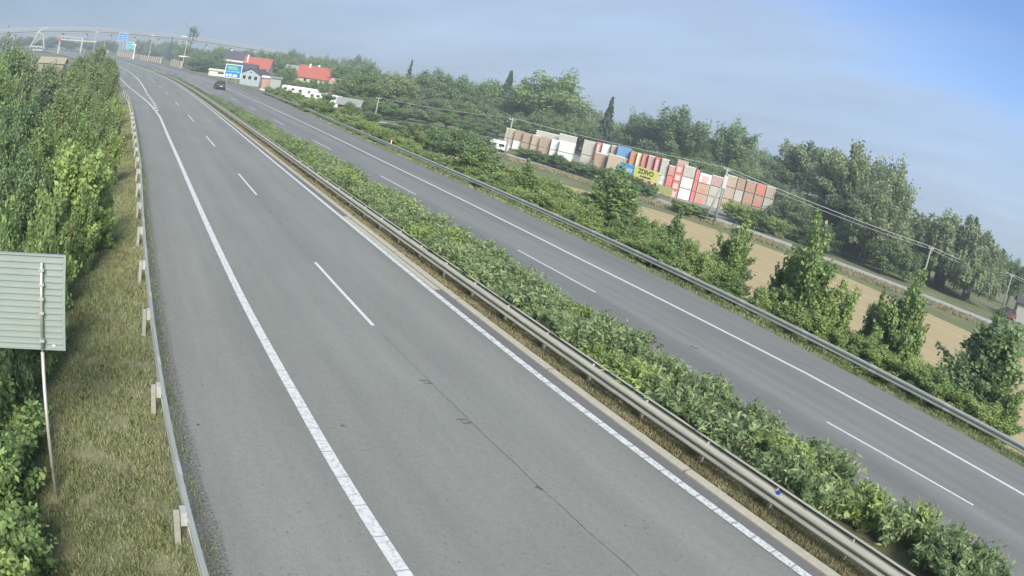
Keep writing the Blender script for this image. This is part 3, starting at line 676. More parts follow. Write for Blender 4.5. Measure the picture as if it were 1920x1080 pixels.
def car(loc, rz, body, label, s=1.0, name='car', rear='lamp_red', group=None):
    root = empty(name, loc, rz, label=label, cat='car'); root.scale = (s, s, s)
    def sec(w, z0, z1, b=.06): return [(-w + b, z0), (w - b, z0), (w, z0 + b), (w, z1 - b), (w - b, z1), (-w + b, z1), (-w, z1 - b), (-w, z0 + b)]
    # y backwards (-) to front (+)
    loft([(-2.15, sec(.80, .38, .95)), (-2.1, sec(.86, .26, 1.02)), (-1.2, sec(.90, .24, 1.06)), (.6, sec(.90, .24, 1.02)), (1.3, sec(.89, .24, .96)), (2.0, sec(.84, .26, .80)), (2.2, sec(.70, .34, .66))]).build('body', body, root, smooth=False, bevel=.03)
    cab = loft([(-2.0, sec(.74, 1.0, 1.10)), (-1.75, sec(.70, 1.0, 1.52)), (-1.0, sec(.68, 1.0, 1.62)), (.1, sec(.66, 1.0, 1.60)), (1.0, sec(.72, .96, 1.04))]).build('cabin', 'glass_dark', root, bevel=.02)
    loft([(-1.8, sec(.66, 1.50, 1.58, .02)), (-1.0, sec(.66, 1.58, 1.66, .02)), (.15, sec(.62, 1.56, 1.63, .02))]).build('roof', body, root)
    for sx in (-1, 1):
        for yy in (-1.35, 1.35):
            w = MB().tube([(sx * .70, yy, .33), (sx * .92, yy, .33)], .33, 16).build('wheel', 'tyre', root); MB().tube([(sx * .90, yy, .33), (sx * .935, yy, .33)], .2, 10).build('rim', 'car_silver', w)
        MB().box(sx * .62 - .14, -2.19, .70, sx * .62 + .14, -2.10, .92).build('tail_light', rear, root)
        MB().box(sx * .62 - .14, 2.02, .55, sx * .62 + .14, 2.16, .70).build('headlight', 'white_paint', root)
        MB().box(sx * .93 - .07, .55, .98, sx * .93 + .07, .70, 1.12).build('mirror', body, root)
    MB().box(-.82, -2.24, .34, .82, -2.12, .56).build('bumper', 'plastic_dark', root); MB().box(-.26, -2.26, .60, .26, -2.16, .72).build('number_plate', 'white_paint', root)
    MB().box(-.55, -2.10, .92, .55, -2.03, 1.04).build('tailgate_trim', 'car_silver', root)
    return root
x, y = at(409, 167); car((x + .2, y, .01), math.atan((off(y + 5) - off(y - 5)) / -10), 'car_dark', 'dark hatchback driving away in the outer lane of the right carriageway', 1.22)
def caravan(px, py, D, L, W, H, rz, label, m='van_white', name='caravan'):
    x, y, _ = atd(px, py, D); root = empty(name, (x, y, terrain(x, y)), rad(rz), label=label, cat=name.replace('_', ' '))
    pr = [(-L/2, .5), (L/2 - .2, .5), (L/2, 1.2), (L/2 - .35, H * .8), (L/2 - .9, H), (-L/2 + .35, H), (-L/2, H - .4)]
    MB().prism(pr, -W/2, W/2).build('body', m, root, bevel=.08)
    for c in (-.28, .12): MB().box(L * c - .5, -W/2 - .02, H * .52, L * c + .5, -W/2 + .02, H * .75).build('window', 'glass_dark', root)
    MB().box(L * .30, -W/2 - .02, .6, L * .30 + .6, -W/2 + .02, H * .82).build('door', 'panel_cream', root)
    for c in (-.05, .05): 
        for s in (-1, 1): MB().tube([(L * c * 3, s * (W/2 - .2), .32), (L * c * 3, s * (W/2 + .02), .32)], .32, 12).build('wheel', 'tyre', root)
    MB().box(-L * .2, -.4, H - .02, -L * .2 + .8, .4, H + .12).build('roof_hatch', 'roof_grey', root)
caravan(548, 163, 212, 6.2, 2.3, 2.7, -30, 'white caravan at the left end of the parked row below the farmhouse')
caravan(578, 167, 203, 7.2, 2.4, 3.1, -28, 'large white motorhome in the middle of the parked row', name='motorhome')
caravan(598, 171, 194, 4.6, 2.2, 2.5, -40, 'small white caravan right of the motorhome')
caravan(636, 169, 190, 4.4, 2.2, 2.6, -20, 'upper white caravan on the right side of the row')
caravan(637, 180, 166, 4.0, 2.0, 2.2, -20, 'lower white caravan standing nearest to the trees')
caravan(618, 164, 200, 3.8, 2.0, 2.3, -60, 'white caravan with its end towards the road, behind the round bush')
mat('fence_white', (.50, .52, .50), .8, var=.1, vscale=2)
for (a, b, D, w, m, l) in ((553, 182, 160, 3.2, 'wall_blue_grey', 'blue grey board fence section below the caravans'), (574, 184, 157, 4.2, 'fence_white', 'pale board fence section below the motorhome'), (505, 157, 205, 5.5, 'fence_white', 'low pale garden wall in front of the workshop')):
    x, y, _ = atd(a, b, D); root = empty('fence', (x, y, terrain(x, y)), rad(-32), label=l, cat='fence')
    MB().box(-w/2, -.04, .1, w/2, .04, 2.0 if D < 200 else 1.0).build('boards', m, root)
    for s in (-w/2, 0, w/2): MB().box(s - .07, .04, -.3, s + .07, .18, 2.1 if D < 200 else 1.1).build('post', 'concrete', root)
caravan(938, 270, 125, 3.6, 1.9, 2.1, -40, 'small white van parked at the left end of the brick pallets', name='van')
x, y, _ = atd(1890, 579, 112); car((x, y, terrain(x, y)), rad(70), 'car_red', 'dark red car parked under the trees at the far right edge')


# ------------------------------------------------------------------ builders' yard: pallets of bricks and blocks
mat('brick_tan', (.37, .285, .225), .9, var=.14, vscale=4); mat('brick_light', (.44, .375, .305), .9, var=.1, vscale=4); mat('block_grey', (.46, .45, .42), .9, var=.12, vscale=3)
mat('wrap_white', (.66, .70, .70), .45, var=.08, vscale=3); mat('wrap_red', (.62, .20, .19), .5, var=.15, vscale=4); mat('wrap_orange', (.50, .24, .16), .5, var=.12, vscale=4)
mat('wrap_blue', (.14, .28, .48), .45, var=.1, vscale=3); mat('wrap_pink', (.46, .31, .30), .6, var=.12, vscale=4); mat('cream', (.66, .62, .44), .7, var=.08, vscale=3)
mat('pallet_wood', (.38, .28, .17), .9, var=.2, vscale=6)
YAW = rad(-25)
def stack(x0, x1, yt, yb, m, tiers, label, m2=None, D=None, printed=None):
    px = (x0 + x1) / 2
    Dh = (D or 0) + float(np.interp(px, [943, 1250, 1450], [140, 119, 127])) + (4 if 'behind' in label and 'pole' not in label else 0) - (3 if 'front row' in label else 0)
    x, y, _ = atd(px, yb, Dh)
    z0 = terrain(x, y); _, _, zt = atd(px, yt, Dh); H = max(.8, zt - z0); w = (x1 - x0) / 1230 * Dh * 1.02; d = 1.15
    root = empty('pallet_stack', (x, y, z0), YAW - .18, label=label, cat='pallet stack', group='pallets of building blocks')
    th = H / tiers
    for k in range(tiers):
        z = k * th; mm = m2 if (m2 and k < tiers / 2) else m
        p = MB()
        for s in (-w/2 + .06, 0, w/2 - .06): p.box(s - .06, -d/2, z, s + .06, d/2, z + .09)
        p.box(-w/2, -d/2, z + .09, w/2, d/2, z + .13); p.build('pallet', 'pallet_wood', root)
        b = MB(); nr = max(2, int(th / .28)); nc = max(2, int(w / .32)); g = .012; bh = (th - .16) / nr; bw = (w - .06) / nc
        b.box(-w/2 + .05, -d/2 + .05, z + .13, w/2 - .05, d/2 - .05, z + th - .03)
        for i in range(nr):
            for j in range(nc):
                xx = -w/2 + .03 + j * bw; jit = random.uniform(0, .012)
                b.box(xx + g, -d/2 + .02 - jit, z + .13 + i * bh + g, xx + bw - g, -d/2 + .055, z + .13 + (i + 1) * bh - g)
        bo = b.build('block_pack', mm, root)
        if k == tiers - 1 and mm in ('brick_tan', 'brick_light', 'wrap_pink', 'block_grey') and random.random() < .8:
            MB().box(-w/2 - .01, -d/2 - .02, z + th - .10, w/2 + .01, d/2 + .02, z + th + .01).build('cover_sheet', 'wrap_white', bo)
        if printed:
            pm = MB()
            for i in range(max(2, nr - 1)): pm.box(-w * .30, -d/2 - .005, z + .2 + i * (th - .3) / nr, w * .32 * random.uniform(.6, 1), -d/2 + .01, z + .2 + i * (th - .3) / nr + .12)
            pm.build('printed_wrap', printed, bo)
SL = [
 (943, 959, 239.5, 276, 'brick_light', 'block_grey', 2, None, 'tan brick stack at the left end of the yard row, beside the white van'),
 (960, 975, 243, 278, 'brick_tan', 'wrap_white', 2, None, 'brick stack with white lower layer, second from the left end of the row'),
 (976, 992, 248, 280, 'brick_tan', None, 2, None, 'warm brown brick stack, third from the left end'),
 (993, 1007, 252, 283, 'brick_light', None, 2, None, 'pale tan brick stack, fourth from the left end'),
 (1008, 1028, 256, 288, 'brick_tan', None, 2, None, 'wide tan brick stack left of the white wrapped ones'),
 (1029, 1044, 260, 292, 'wrap_white', None, 2, None, 'white wrapped stack, left one of the white pair'),
 (1045, 1073, 264, 294, 'wrap_white', None, 2, None, 'wide white wrapped stack, right one of the white pair'),
 (1003, 1044, 247.5, 270, 'block_grey', None, 1, None, 'pale flat topped stack behind the tan bricks'),
 (1046, 1077, 252.5, 275, 'block_grey', None, 1, None, 'grey stack behind the white wrapped pair'),
 (1090, 1111, 262, 291, 'block_grey', None, 2, None, 'grey block stack left of the first red printed stack'),
 (1112, 1122, 265, 301, 'wrap_red', None, 2, 'wrap_white', 'narrow red and white printed stack, leftmost red one'),
 (1123, 1137, 268, 303, 'wrap_white', None, 2, None, 'white wrapped stack right of the leftmost red one'),
 (1140, 1151, 271, 306, 'wrap_pink', None, 2, None, 'pinkish stack beside the blue topped ones'),
 (1152, 1176, 273, 308, 'wrap_blue', None, 2, None, 'stack under blue sheeting in the middle of the yard'),
 (1177, 1188, 282, 312, 'wrap_orange', None, 2, None, 'bright orange stack in the middle of the yard'),
 (1189, 1197, 285, 314, 'cream', None, 2, None, 'cream stack right of the orange one'),
 (1199, 1209, 287, 318, 'wrap_red', None, 2, 'wrap_pink', 'red printed stack right of the cream one'),
 (1210, 1222, 290, 321, 'wrap_pink', None, 2, None, 'dull pink stack above the yellow banner'),
 (1223, 1233, 293, 325, 'wrap_red', None, 2, 'wrap_white', 'red and white printed stack above the right end of the yellow banner'),
 (1234, 1247, 296, 330, 'block_grey', None, 2, None, 'grey stack left of the tall red ones'),
 (1264, 1284, 298.5, 330, 'brick_light', None, 2, None, 'tan stack behind the tall red ones'),
 (1246, 1257, 308, 348, 'wrap_pink', 'wrap_red', 3, 'wrap_red', 'tall pink printed stack right of the yellow banner'),
 (1258, 1271, 306, 352, 'wrap_red', None, 4, 'wrap_white', 'tall bright red printed stack, the tallest red one'),
 (1273, 1294, 309, 355, 'block_grey', 'wrap_white', 3, None, 'tall grey wrapped stack right of the tallest red one'),
 (1296, 1303, 315, 358, 'wrap_red', None, 3, None, 'narrow red stack left of the white topped one'),
 (1304, 1326, 323, 362, 'wrap_white', 'brick_light', 3, 'wrap_red', 'white topped stack over cream blocks left of the strut pole'),
 (1327, 1351, 328, 366, 'wrap_pink', 'block_grey', 3, None, 'pinkish brown stack left of the strut pole'),
 (1353, 1372, 326, 372, 'brick_light', None, 3, None, 'tan stack right behind the strut pole'),
 (1373, 1388, 331, 376, 'brick_tan', 'block_grey', 3, None, 'brown stack right of the strut pole'),
 (1390, 1408, 336, 379, 'brick_tan', None, 3, 'wrap_orange', 'brown stack with orange print near the right end of the yard'),
 (1409, 1427, 341, 383, 'wrap_orange', 'brick_tan', 3, 'wrap_red', 'orange brown stack second from the right end of the yard'),
 (1428, 1446, 347, 386, 'brick_light', 'block_grey', 3, None, 'pale tan stack at the right end of the yard'),
]
for (x0, x1, yt, yb, m, m2, tr, pr, lb) in SL: stack(x0, x1, yt, yb, m, tr, lb, m2, printed=pr)
for (x0, x1, yt, yb, m, lb) in ((1113, 1136, 286, 304, 'brick_tan', 'low tan front row stack under the leftmost red one'), (1137, 1164, 290, 311, 'brick_light', 'low pale front row stack left of the blue banner'),
                                (1165, 1196, 299, 320, 'brick_light', 'low pale front row stack behind the blue banner'), (1197, 1221, 307, 326, 'brick_tan', 'low tan front row stack behind the yellow banner'),
                                (1222, 1245, 315, 336, 'block_grey', 'low grey front row stack behind the right end of the yellow banner'), (1233, 1246, 328, 348, 'wrap_white', 'low white wrapped pack beside the tall red stacks')):
    stack(x0, x1, yt, yb + 4, m, 1, lb)
def drum(px, py, D, m, label):
    x, y = at(px, py, -1.5); r = empty('drum', (x, y, terrain(x, y)), label=label, cat='drum')
    MB().tube([(0, 0, 0), (0, 0, 1.3)], .55, 16).build('shell', m, r, smooth=False); MB().tube([(0, 0, 1.3), (0, 0, 1.36)], .58, 16).build('lid', 'wrap_white', r)
drum(1384, 370, 104, 'wrap_red', 'bright red drum in the yard right of the strut pole')
for (px, py, D, w, h, m, lb) in ((1335, 386, 93, 3.4, 1.5, 'wall_blue_grey', 'blue grey container low in front of the right pallets'), (1368, 390, 91, 2.8, 1.2, 'roof_grey', 'pale grey covered skip at the foot of the strut pole'),):
    x, y = at(px, py, -1.5); r = empty('container', (x, y, terrain(x, y)), YAW, label=lb, cat='container'); MB().box(-w/2, -.9, 0, w/2, .9, h).build('body', m, r, bevel=.03)
    for k in range(7): MB().box(-w/2 + .15 + k * (w - .3) / 6 - .04, -.94, .1, -w/2 + .15 + k * (w - .3) / 6 + .04, -.9, h - .1).build('rib', m, r)
    MB().box(-w/2 - .05, -.95, h, w/2 + .05, .95, h + .08).build('lid', 'wrap_white' if h < 1.3 else m, r)
x, y = at(1299, 374, -1.5); r = empty('storage_rack', (x, y, terrain(x, y)), YAW, label='dark steel storage rack below the narrow red stack', cat='rack')
for s in (-1.1, -.35, .35, 1.1): 
    for t in (-.4, .4): MB().box(s - .05, t - .05, 0, s + .05, t + .05, 2.4).build('upright', 'awning', r)
for z in (.6, 1.4, 2.2): MB().box(-1.15, -.45, z, 1.15, .45, z + .06).build('shelf', 'galvanised', r)

# ------------------------------------------------------------------ banners
mat('banner_yellow', (.80, .78, .22), .6); mat('banner_blue', (.05, .38, .72), .6); mat('banner_green', (.62, .64, .26), .6, var=.1, vscale=2); mat('ink', (.03, .03, .03), .6)
def text(body, size, m, parent, loc, name='lettering', bold=.0):
    c = bpy.data.curves.new(name, 'FONT'); c.body = body; c.size = size; c.extrude = .01; c.offset = bold; c.align_x = 'CENTER'; c.align_y = 'CENTER'
    t = bpy.data.objects.new(name, c); COL.objects.link(t)
    dg = bpy.context.evaluated_depsgraph_get(); me = bpy.data.meshes.new_from_object(t.evaluated_get(dg)); bpy.data.objects.remove(t); bpy.data.curves.remove(c)
    me.materials.clear(); me.materials.append(MATS[m]); o = bpy.data.objects.new(name, me); COL.objects.link(o); o.parent = parent
    o.location = loc; o.rotation_euler = (math.pi / 2, 0, 0); return o
def banner(p0, p1, hpx, D, m, label, lines):
    (ax, ay), (bx, by) = p0, p1                      # bottom left and right corners in the photo
    x0, y0, z0 = atd(ax, ay, D[0]); x1, y1, z1 = atd(bx, by, D[1]); w = math.hypot(x1 - x0, y1 - y0); h = hpx / 1230 * (D[0] + D[1]) / 2
    zz = (z0 + z1) / 2
    root = empty('banner', ((x0 + x1) / 2, (y0 + y1) / 2, terrain(x0, y0)), math.atan2(y1 - y0, x1 - x0), label=label, cat='banner')
    zb = zz - root.location.z
    sh = MB().box(-w/2, -.03, zb, w/2, 0, zb + h).build('sheet', m, root)
    for s in (-w/2 + .05, w/2 - .05): MB().tube([(s, .06, -.3), (s, .06, zb + h)], .05, 8).build('post', 'galvanised', root)
    for (t, sz, cx, cz, mm) in lines: text(t, sz, mm, sh, (w * cx, -.045, zb + h * cz), bold=.02)
banner((1187, 332), (1232, 342), 19.5, (113, 110), 'banner_yellow', 'yellow banner with black lettering on the fence of the brick yard', [('ZDIVO', 1.05, -.02, .62, 'ink'), ('ZA SUPER CENY', .30, .0, .2, 'ink')])
banner((1159, 323), (1186, 331), 19, (115, 113.5), 'banner_blue', 'bright blue banner with white letters left of the yellow one', [('KOKK', .85, .05, .45, 'sign_white')])
banner((1231, 360), (1259, 368), 14, (105, 103), 'banner_green', 'faded yellow green banner low below the tall red stacks', [])

# ------------------------------------------------------------------ vegetation
def unit(n):
    v = rng.normal(size=(n, 3)); return v / np.linalg.norm(v, axis=1)[:, None]
def leaves(name, P, N, size, aspect=1.7, m='leaf_mid', droop=0.0, parent=None, jit=.8, link=True, **k):
    """one small folded face per leaf: P points, N outward directions"""
    n = len(P); sz = (size * rng.uniform(.6, 1.35, n))[:, None]
    d = rng.normal(size=(n, 3)); d[:, 2] -= droop; d += N * .5; d /= np.linalg.norm(d, axis=1)[:, None]
    nn = N + jit * rng.normal(size=(n, 3)); nn[:, 2] += .35
    w = np.cross(d, nn); w /= (np.linalg.norm(w, axis=1)[:, None] + 1e-9); up = np.cross(w, d)
    L = d * sz * aspect / 2; Wd = w * sz / 2; fold = up * sz * .12
    V = np.stack([P - L, P + Wd - fold - L * .1, P + L, P - Wd - fold - L * .1], 1).reshape(-1, 3)
    me = bpy.data.meshes.new(name); me.vertices.add(4 * n); me.vertices.foreach_set('co', V.astype(np.float32).ravel())
    me.loops.add(4 * n); me.loops.foreach_set('vertex_index', np.arange(4 * n, dtype=np.int32))
    me.polygons.add(n); me.polygons.foreach_set('loop_start', np.arange(0, 4 * n, 4, dtype=np.int32))
    me.update(calc_edges=True); me.materials.append(MATS[m])
    if not link: return me
    o = bpy.data.objects.new(name, me); COL.objects.link(o); o.parent = parent; return tag(o, **k)
def crown_pts(n, clumps, zc, rx_, rz_, rc, top=0.0, bottom=-.75, sky=.55):
    """clumps spread through an uneven ellipsoid; leaves on and in each clump"""
    C_ = []
    while len(C_) < clumps:
        u = unit(1)[0]; r = rng.uniform(sky, 1.0) * rng.uniform(.86, 1.08)
        if u[2] < bottom: continue
        C_.append((u[0] * r * rx_ * (1 - top * max(0, u[2])), u[1] * r * rx_ * (1 - top * max(0, u[2])), zc + u[2] * r * rz_))
    C_ = np.array(C_); R = rc * rng.uniform(.55, 1.25, clumps); p = R**2 / (R**2).sum()
    idx = rng.choice(clumps, n, p=p); u = unit(n); rr = R[idx] * rng.uniform(.3, 1.0, n)**.6 * (1 + .35 * (rng.random(n) < .15) * rng.random(n))
    od = C_ - np.array([0, 0, zc * .75]); od /= np.linalg.norm(od, axis=1)[:, None]; od[:, 2] += .25      # shoots reach outwards and up
    v = u * rr[:, None]; k = (v * od[idx]).sum(1)[:, None]; v = v * .82 + od[idx] * k * rng.uniform(.2, 1.1, (n, 1))
    fl = rng.random(n) < .16; v[fl] *= rng.uniform(1.05, 1.35, (fl.sum(), 1))
    P = C_[idx] + v * np.array([1, 1, .85]); N = u + .8 * (P - np.array([0, 0, zc])) / np.array([rx_, rx_, rz_])
    return P, N / np.linalg.norm(N, axis=1)[:, None], C_
def limbs(C_, h, r0, base_z=-.4, fork=.35, n=9, lean=0.0):
    b = MB(); top = (lean, 0, h * .72)
    b.tube([(0, 0, base_z), (lean * .2, .03, h * .2), (lean * .5, -.05, h * .45), top], [r0 * 1.25, r0, r0 * .7, r0 * .35], 8)
    pick = C_[rng.choice(len(C_), min(n, len(C_)), replace=False)]
    for c in pick:
        t = rng.uniform(fork, .62); s = Vector((lean * t, 0, h * t)); e = Vector(c); mid = s.lerp(e, .5) + Vector((0, 0, .05 * h))
        b.tube([s, mid, e], [r0 * .5, r0 * .3, r0 * .1], 6)
    return b
# prototypes: every crown is 10 m high by about 8 m wide, scaled where it stands
PROTO = {}
def proto(key, crown, trunk): PROTO.setdefault(key, []).append((crown, trunk))
def trunk_mesh(b, m):
    me = bpy.data.meshes.new('trunk'); me.from_pydata(b.v, [], b.f); me.update(); me.materials.append(MATS[m]); return me
for i in range(3):
    for key, m in (('broad', 'leaf_mid'), ('dark', 'leaf_dark')):
        P, N, C_ = crown_pts(15000, 80, 5.7, 3.3, 3.8, .95, bottom=-.9)
        proto(key, leaves('crown', P, N, .21, 1.4, m, link=False), trunk_mesh(limbs(C_, 9, .22), 'bark'))
for i in range(2):
    P, N, C_ = crown_pts(14000, 85, 5.3, 3.0, 4.6, .85, top=.3, bottom=-.95); proto('light', leaves('crown', P, N, .19, 1.8, 'leaf_soft', link=False), trunk_mesh(limbs(C_, 9, .18), 'bark'))
    P, N, C_ = crown_pts(14000, 85, 5.3, 3.2, 4.5, .9, top=.2, bottom=-.95); proto('grey', leaves('crown', P, N, .19, 1.8, 'leaf_grey', link=False), trunk_mesh(limbs(C_, 9, .2), 'bark'))
    # tall open tree: bare lower half, loose clumps with sky between
    P, N, C_ = crown_pts(9500, 52, 6.3, 3.6, 3.6, .72, bottom=-.75, sky=.3); proto('open', leaves('crown', P, N, .21, 1.4, 'leaf_grey', link=False), trunk_mesh(limbs(C_, 10, .16, n=22, fork=.25, lean=.3), 'bark_pale'))
for i in range(2):
    # conifer: whorls of drooping boughs
    Ps = []; Ns = []
    for k in range(26):
        z = 1.0 + 8.8 * (k / 25)**.9; r = 2.5 * (1 - (k / 25)**1.15) + .12; nb = 7 if k < 20 else 4
        for q in range(nb):
            a = rng.uniform(0, 6.283); ln = r * rng.uniform(.75, 1.15); nn = int(30 + 40 * r)
            t = rng.uniform(.1, 1, nn); wd = .35 * (1 - t * .6)
            Ps.append(np.stack([np.cos(a) * t * ln + rng.normal(0, 1, nn) * wd * .4, np.sin(a) * t * ln + rng.normal(0, 1, nn) * wd * .4, z - .28 * t * ln + rng.normal(0, .1, nn)], 1))
            Ns.append(np.tile([np.cos(a), np.sin(a), .3], (nn, 1)))
    P = np.concatenate(Ps); N = np.concatenate(Ns)
    b = MB().tube([(0, 0, -.4), (0, 0, 9.8)], [.2, .03], 8); proto('conifer', leaves('crown', P, N, .20, 2.2, 'leaf_conifer', link=False), trunk_mesh(b, 'bark'))
# willow: hanging curtains
P0, N0, C_ = crown_pts(900, 60, 6.0, 3.6, 3.7, 1.0, bottom=-.5)
Ps = []; Ns = []
for p, nv in zip(P0, N0):
    ln = rng.uniform(1.0, 3.2); k = int(10 + ln * 7); t = rng.uniform(0, 1, k)
    Ps.append(np.stack([p[0] + nv[0] * .3 * t + rng.normal(0, .06, k), p[1] + nv[1] * .3 * t + rng.normal(0, .06, k), np.maximum(.3, p[2] - ln * t)], 1)); Ns.append(np.tile(nv, (k, 1)))
proto('willow', leaves('crown', np.concatenate(Ps), np.concatenate(Ns), .17, 3.0, 'leaf_grey', droop=2.2, link=False), trunk_mesh(limbs(C_, 9, .35), 'bark'))
# bushes and young trees, finer leaves
for i in range(3):
    for key, m, hz in (('bush', 'leaf_mid', 5.0), ('bush_light', 'leaf_light', 5.0), ('bush_dark', 'leaf_dark', 5.0)):
        P, N, C_ = crown_pts(14000, 75, hz, 3.6, 4.7, 1.0, bottom=-.98, sky=.3)
        proto(key, leaves('crown', P, N, .27, 1.6, m, link=False), trunk_mesh(limbs(C_, 8, .12, n=8, fork=.1), 'bark'))
for i in range(2):                                   # sapling: tall, ragged, several leaders
    for key, m in (('sapling', 'leaf_mid'), ('sapling_dark', 'leaf_dark')):
        Ps = []; Ns = []; b = MB()
        for s in range(5):
            a = rng.uniform(0, 6.283); dx, dy = np.cos(a) * rng.uniform(.5, 1.6), np.sin(a) * rng.uniform(.5, 1.6); h = rng.uniform(7, 10.0) if s else 11.2; dx, dy = (dx, dy) if s else (dx * .3, dy * .3)
            b.tube([(0, 0, -.3), (dx * .5, dy * .5, h * .4), (dx, dy, h * .95)], [.13, .08, .02], 6)
            P, N, C_ = crown_pts(3000, 36, h * .50, 1.9 + .5 * rng.random(), h * .50, .66, top=.40, bottom=-.97, sky=.3)
            w = np.clip(P[:, 2:3] / h, 0, 1); P[:, 0:1] += dx * w; P[:, 1:2] += dy * w; Ps.append(P); Ns.append(N)
        proto(key, leaves('crown', np.concatenate(Ps), np.concatenate(Ns), .26, 1.5, m, link=False), trunk_mesh(b, 'bark'))
CNT = 0
def plant(kind, x, y, z, h, w, name, label, cat='tree', group=None, i=None, trunk=True):
    global CNT; CNT += 1
    v = PROTO[kind]; cr, tr = v[(CNT if i is None else i) % len(v)]
    root = empty(name, (x, y, z), random.uniform(0, 6.28), label=label, cat=cat, group=group)
    for nm, me in (('crown', cr), ('trunk', tr)) if trunk else (('crown', cr),):
        o = bpy.data.objects.new(nm, me); COL.objects.link(o); o.parent = root
    root.scale = (w / 7.6, w / 7.6, h / 10.2); return root
def tree(kind, px, py, wpx, D, label, name='tree', cat='tree', group=None, fit=1.0):
    x, y, zt = atd(px, py, D); z0 = terrain(x, y); h = max(1.0, (zt - z0) * fit * (.93 if 'sapling' not in kind and kind != 'conifer' else 1)); w = wpx / 1230 * D
    return plant(kind, x, y, z0, h, w, name, label, cat, group)

# -- named trees of the right skyline
for a in (
 ('broad', 1048, 126, 150, 205, 'huge round broadleaf tree, the tallest behind the left end of the brick yard'),
 ('conifer', 1150, 180, 60, 190, 'dark ragged spruce standing right of the huge round tree'),
 ('dark', 1215, 203, 80, 195, 'dark rounded tree left of the broad dark one, against the sky'),
 ('dark', 1285, 196, 130, 185, 'broad dark tree above the middle of the brick yard'),
 ('dark', 1388, 220, 95, 168, 'dark pointed crown right above the strut pole'),
 ('open', 1525, 244, 135, 140, 'tall open tree with visible limbs right of the yard'),
 ('open', 1628, 263, 135, 122, 'tall loose tree with sky showing through its crown'),
 ('grey', 1692, 287, 115, 112, 'tall leafy tree closing the right end of the open trees'),
 ('open', 1578, 285, 130, 128, 'open tree between the two tallest loose crowns'),
 ('grey', 1660, 330, 120, 104, 'ivy clad broad tree in front of the tall loose trees'),
 ('willow', 1803, 380, 185, 120, 'large drooping willow at the right of the picture'), ('grey', 1790, 392, 170, 128, 'full rounded crown standing right behind the large willow'), ('grey', 1842, 425, 120, 118, 'grey green tree adjoining the willow on its right side'), ('willow', 1838, 470, 110, 112, 'lower hanging willow crown nearest to the double crossarm pole'),
 ('broad', 1758, 452, 130, 116, 'lower rounded green tree left of the large willow'),
 ('dark', 1745, 430, 70, 120, 'small dark tree in the gap left of the willow'),
 ('dark', 1880, 460, 46, 160, 'dark tree behind the pole with double crossarm'),
 ('dark', 1915, 478, 70, 140, 'very dark tree at the right edge of the picture'),
 ('conifer', 960, 131, 70, 215, 'dark conifer crown left of the huge round tree'),
 ('dark', 872, 136, 60, 225, 'dark narrow crown in the skyline above the green bushes'),
 ('conifer', 774, 111, 34, 230, 'small pointed spruce sticking out of the skyline'),
 ('dark', 825, 127, 90, 230, 'wide dark crown right of the small pointed spruce'),
 ('broad', 930, 142, 80, 220, 'rounded crown left of the dark conifer in the skyline'),
): tree(*a)
# -- the wood behind yard and road: rows that follow the skyline of the photograph
SKX = [240, 300, 380, 430, 500, 560, 600, 650, 700, 740, 780, 820, 870, 920, 1000, 1050, 1100, 1120, 1160, 1210, 1290, 1330, 1390, 1430, 1470, 1520, 1570, 1620, 1690, 1740, 1760, 1850]
SKY = [77, 76, 82, 84, 96, 92, 95, 101, 112, 128, 133, 142, 152, 152, 140, 150, 170, 196, 208, 220, 224, 236, 242, 266, 275, 285, 295, 300, 330, 360, 410, 430]
def sk(x): return float(np.interp(x, SKX, SKY))
kinds = ['broad', 'dark', 'broad', 'grey', 'dark', 'light']
ORD = 'first second third fourth fifth sixth seventh eighth ninth tenth eleventh twelfth thirteenth fourteenth fifteenth sixteenth seventeenth eighteenth nineteenth twentieth'.split() + ['twenty-' + w for w in 'first second third fourth fifth sixth seventh eighth ninth'.split()]
def row(x0, x1, step, dy, D, wpx, label, group, ks=kinds, jd=12):
    x = x0; i = 0; lab0 = label
    while x < x1:
        label = lab0 + ', ' + ORD[i] + ' from the left'
        d = D(x) if callable(D) else D
        tree(ks[(i * 5 + int(x)) % len(ks)], x + random.uniform(-5, 5), sk(x) + dy + random.uniform(-6, 8), wpx * random.uniform(.85, 1.25), d + random.uniform(-jd, jd), label, group=group)
        x += step; i += 1
row(650, 1500, 42, 10, 235, 74, 'broadleaf tree in the back row of the wood behind the yard', 'back row of the wood', jd=12)
row(660, 1480, 40, 36, 205, 72, 'dark green tree in the second row of the wood', 'second row of the wood', ['dark', 'broad', 'dark', 'grey'], 10)
row(690, 930, 38, 66, 165, 66, 'tree at the near edge of the wood', 'near edge of the wood', ['dark', 'broad', 'broad', 'grey'])
row(940, 1440, 38, 62, lambda x: 178 if x < 1300 else 158, 66, 'tree of the lowest row directly behind the pallets', 'lowest row behind the pallets', ['dark', 'broad', 'dark'], 5)
row(700, 930, 38, 98, 135, 58, 'bushy tree in front of the wood, above the guardrail', 'bushy trees in front of the wood', ['broad', 'dark', 'light'], 8)
row(1460, 1740, 34, 70, 122, 70, 'shaded tree low under the tall open trees', 'shaded trees under the open trees', ['dark', 'dark', 'grey'])
row(1470, 1740, 40, 120, 114, 64, 'bush in the undergrowth below the tall open trees', 'undergrowth below the open trees', ['bush_dark', 'bush', 'grey'])
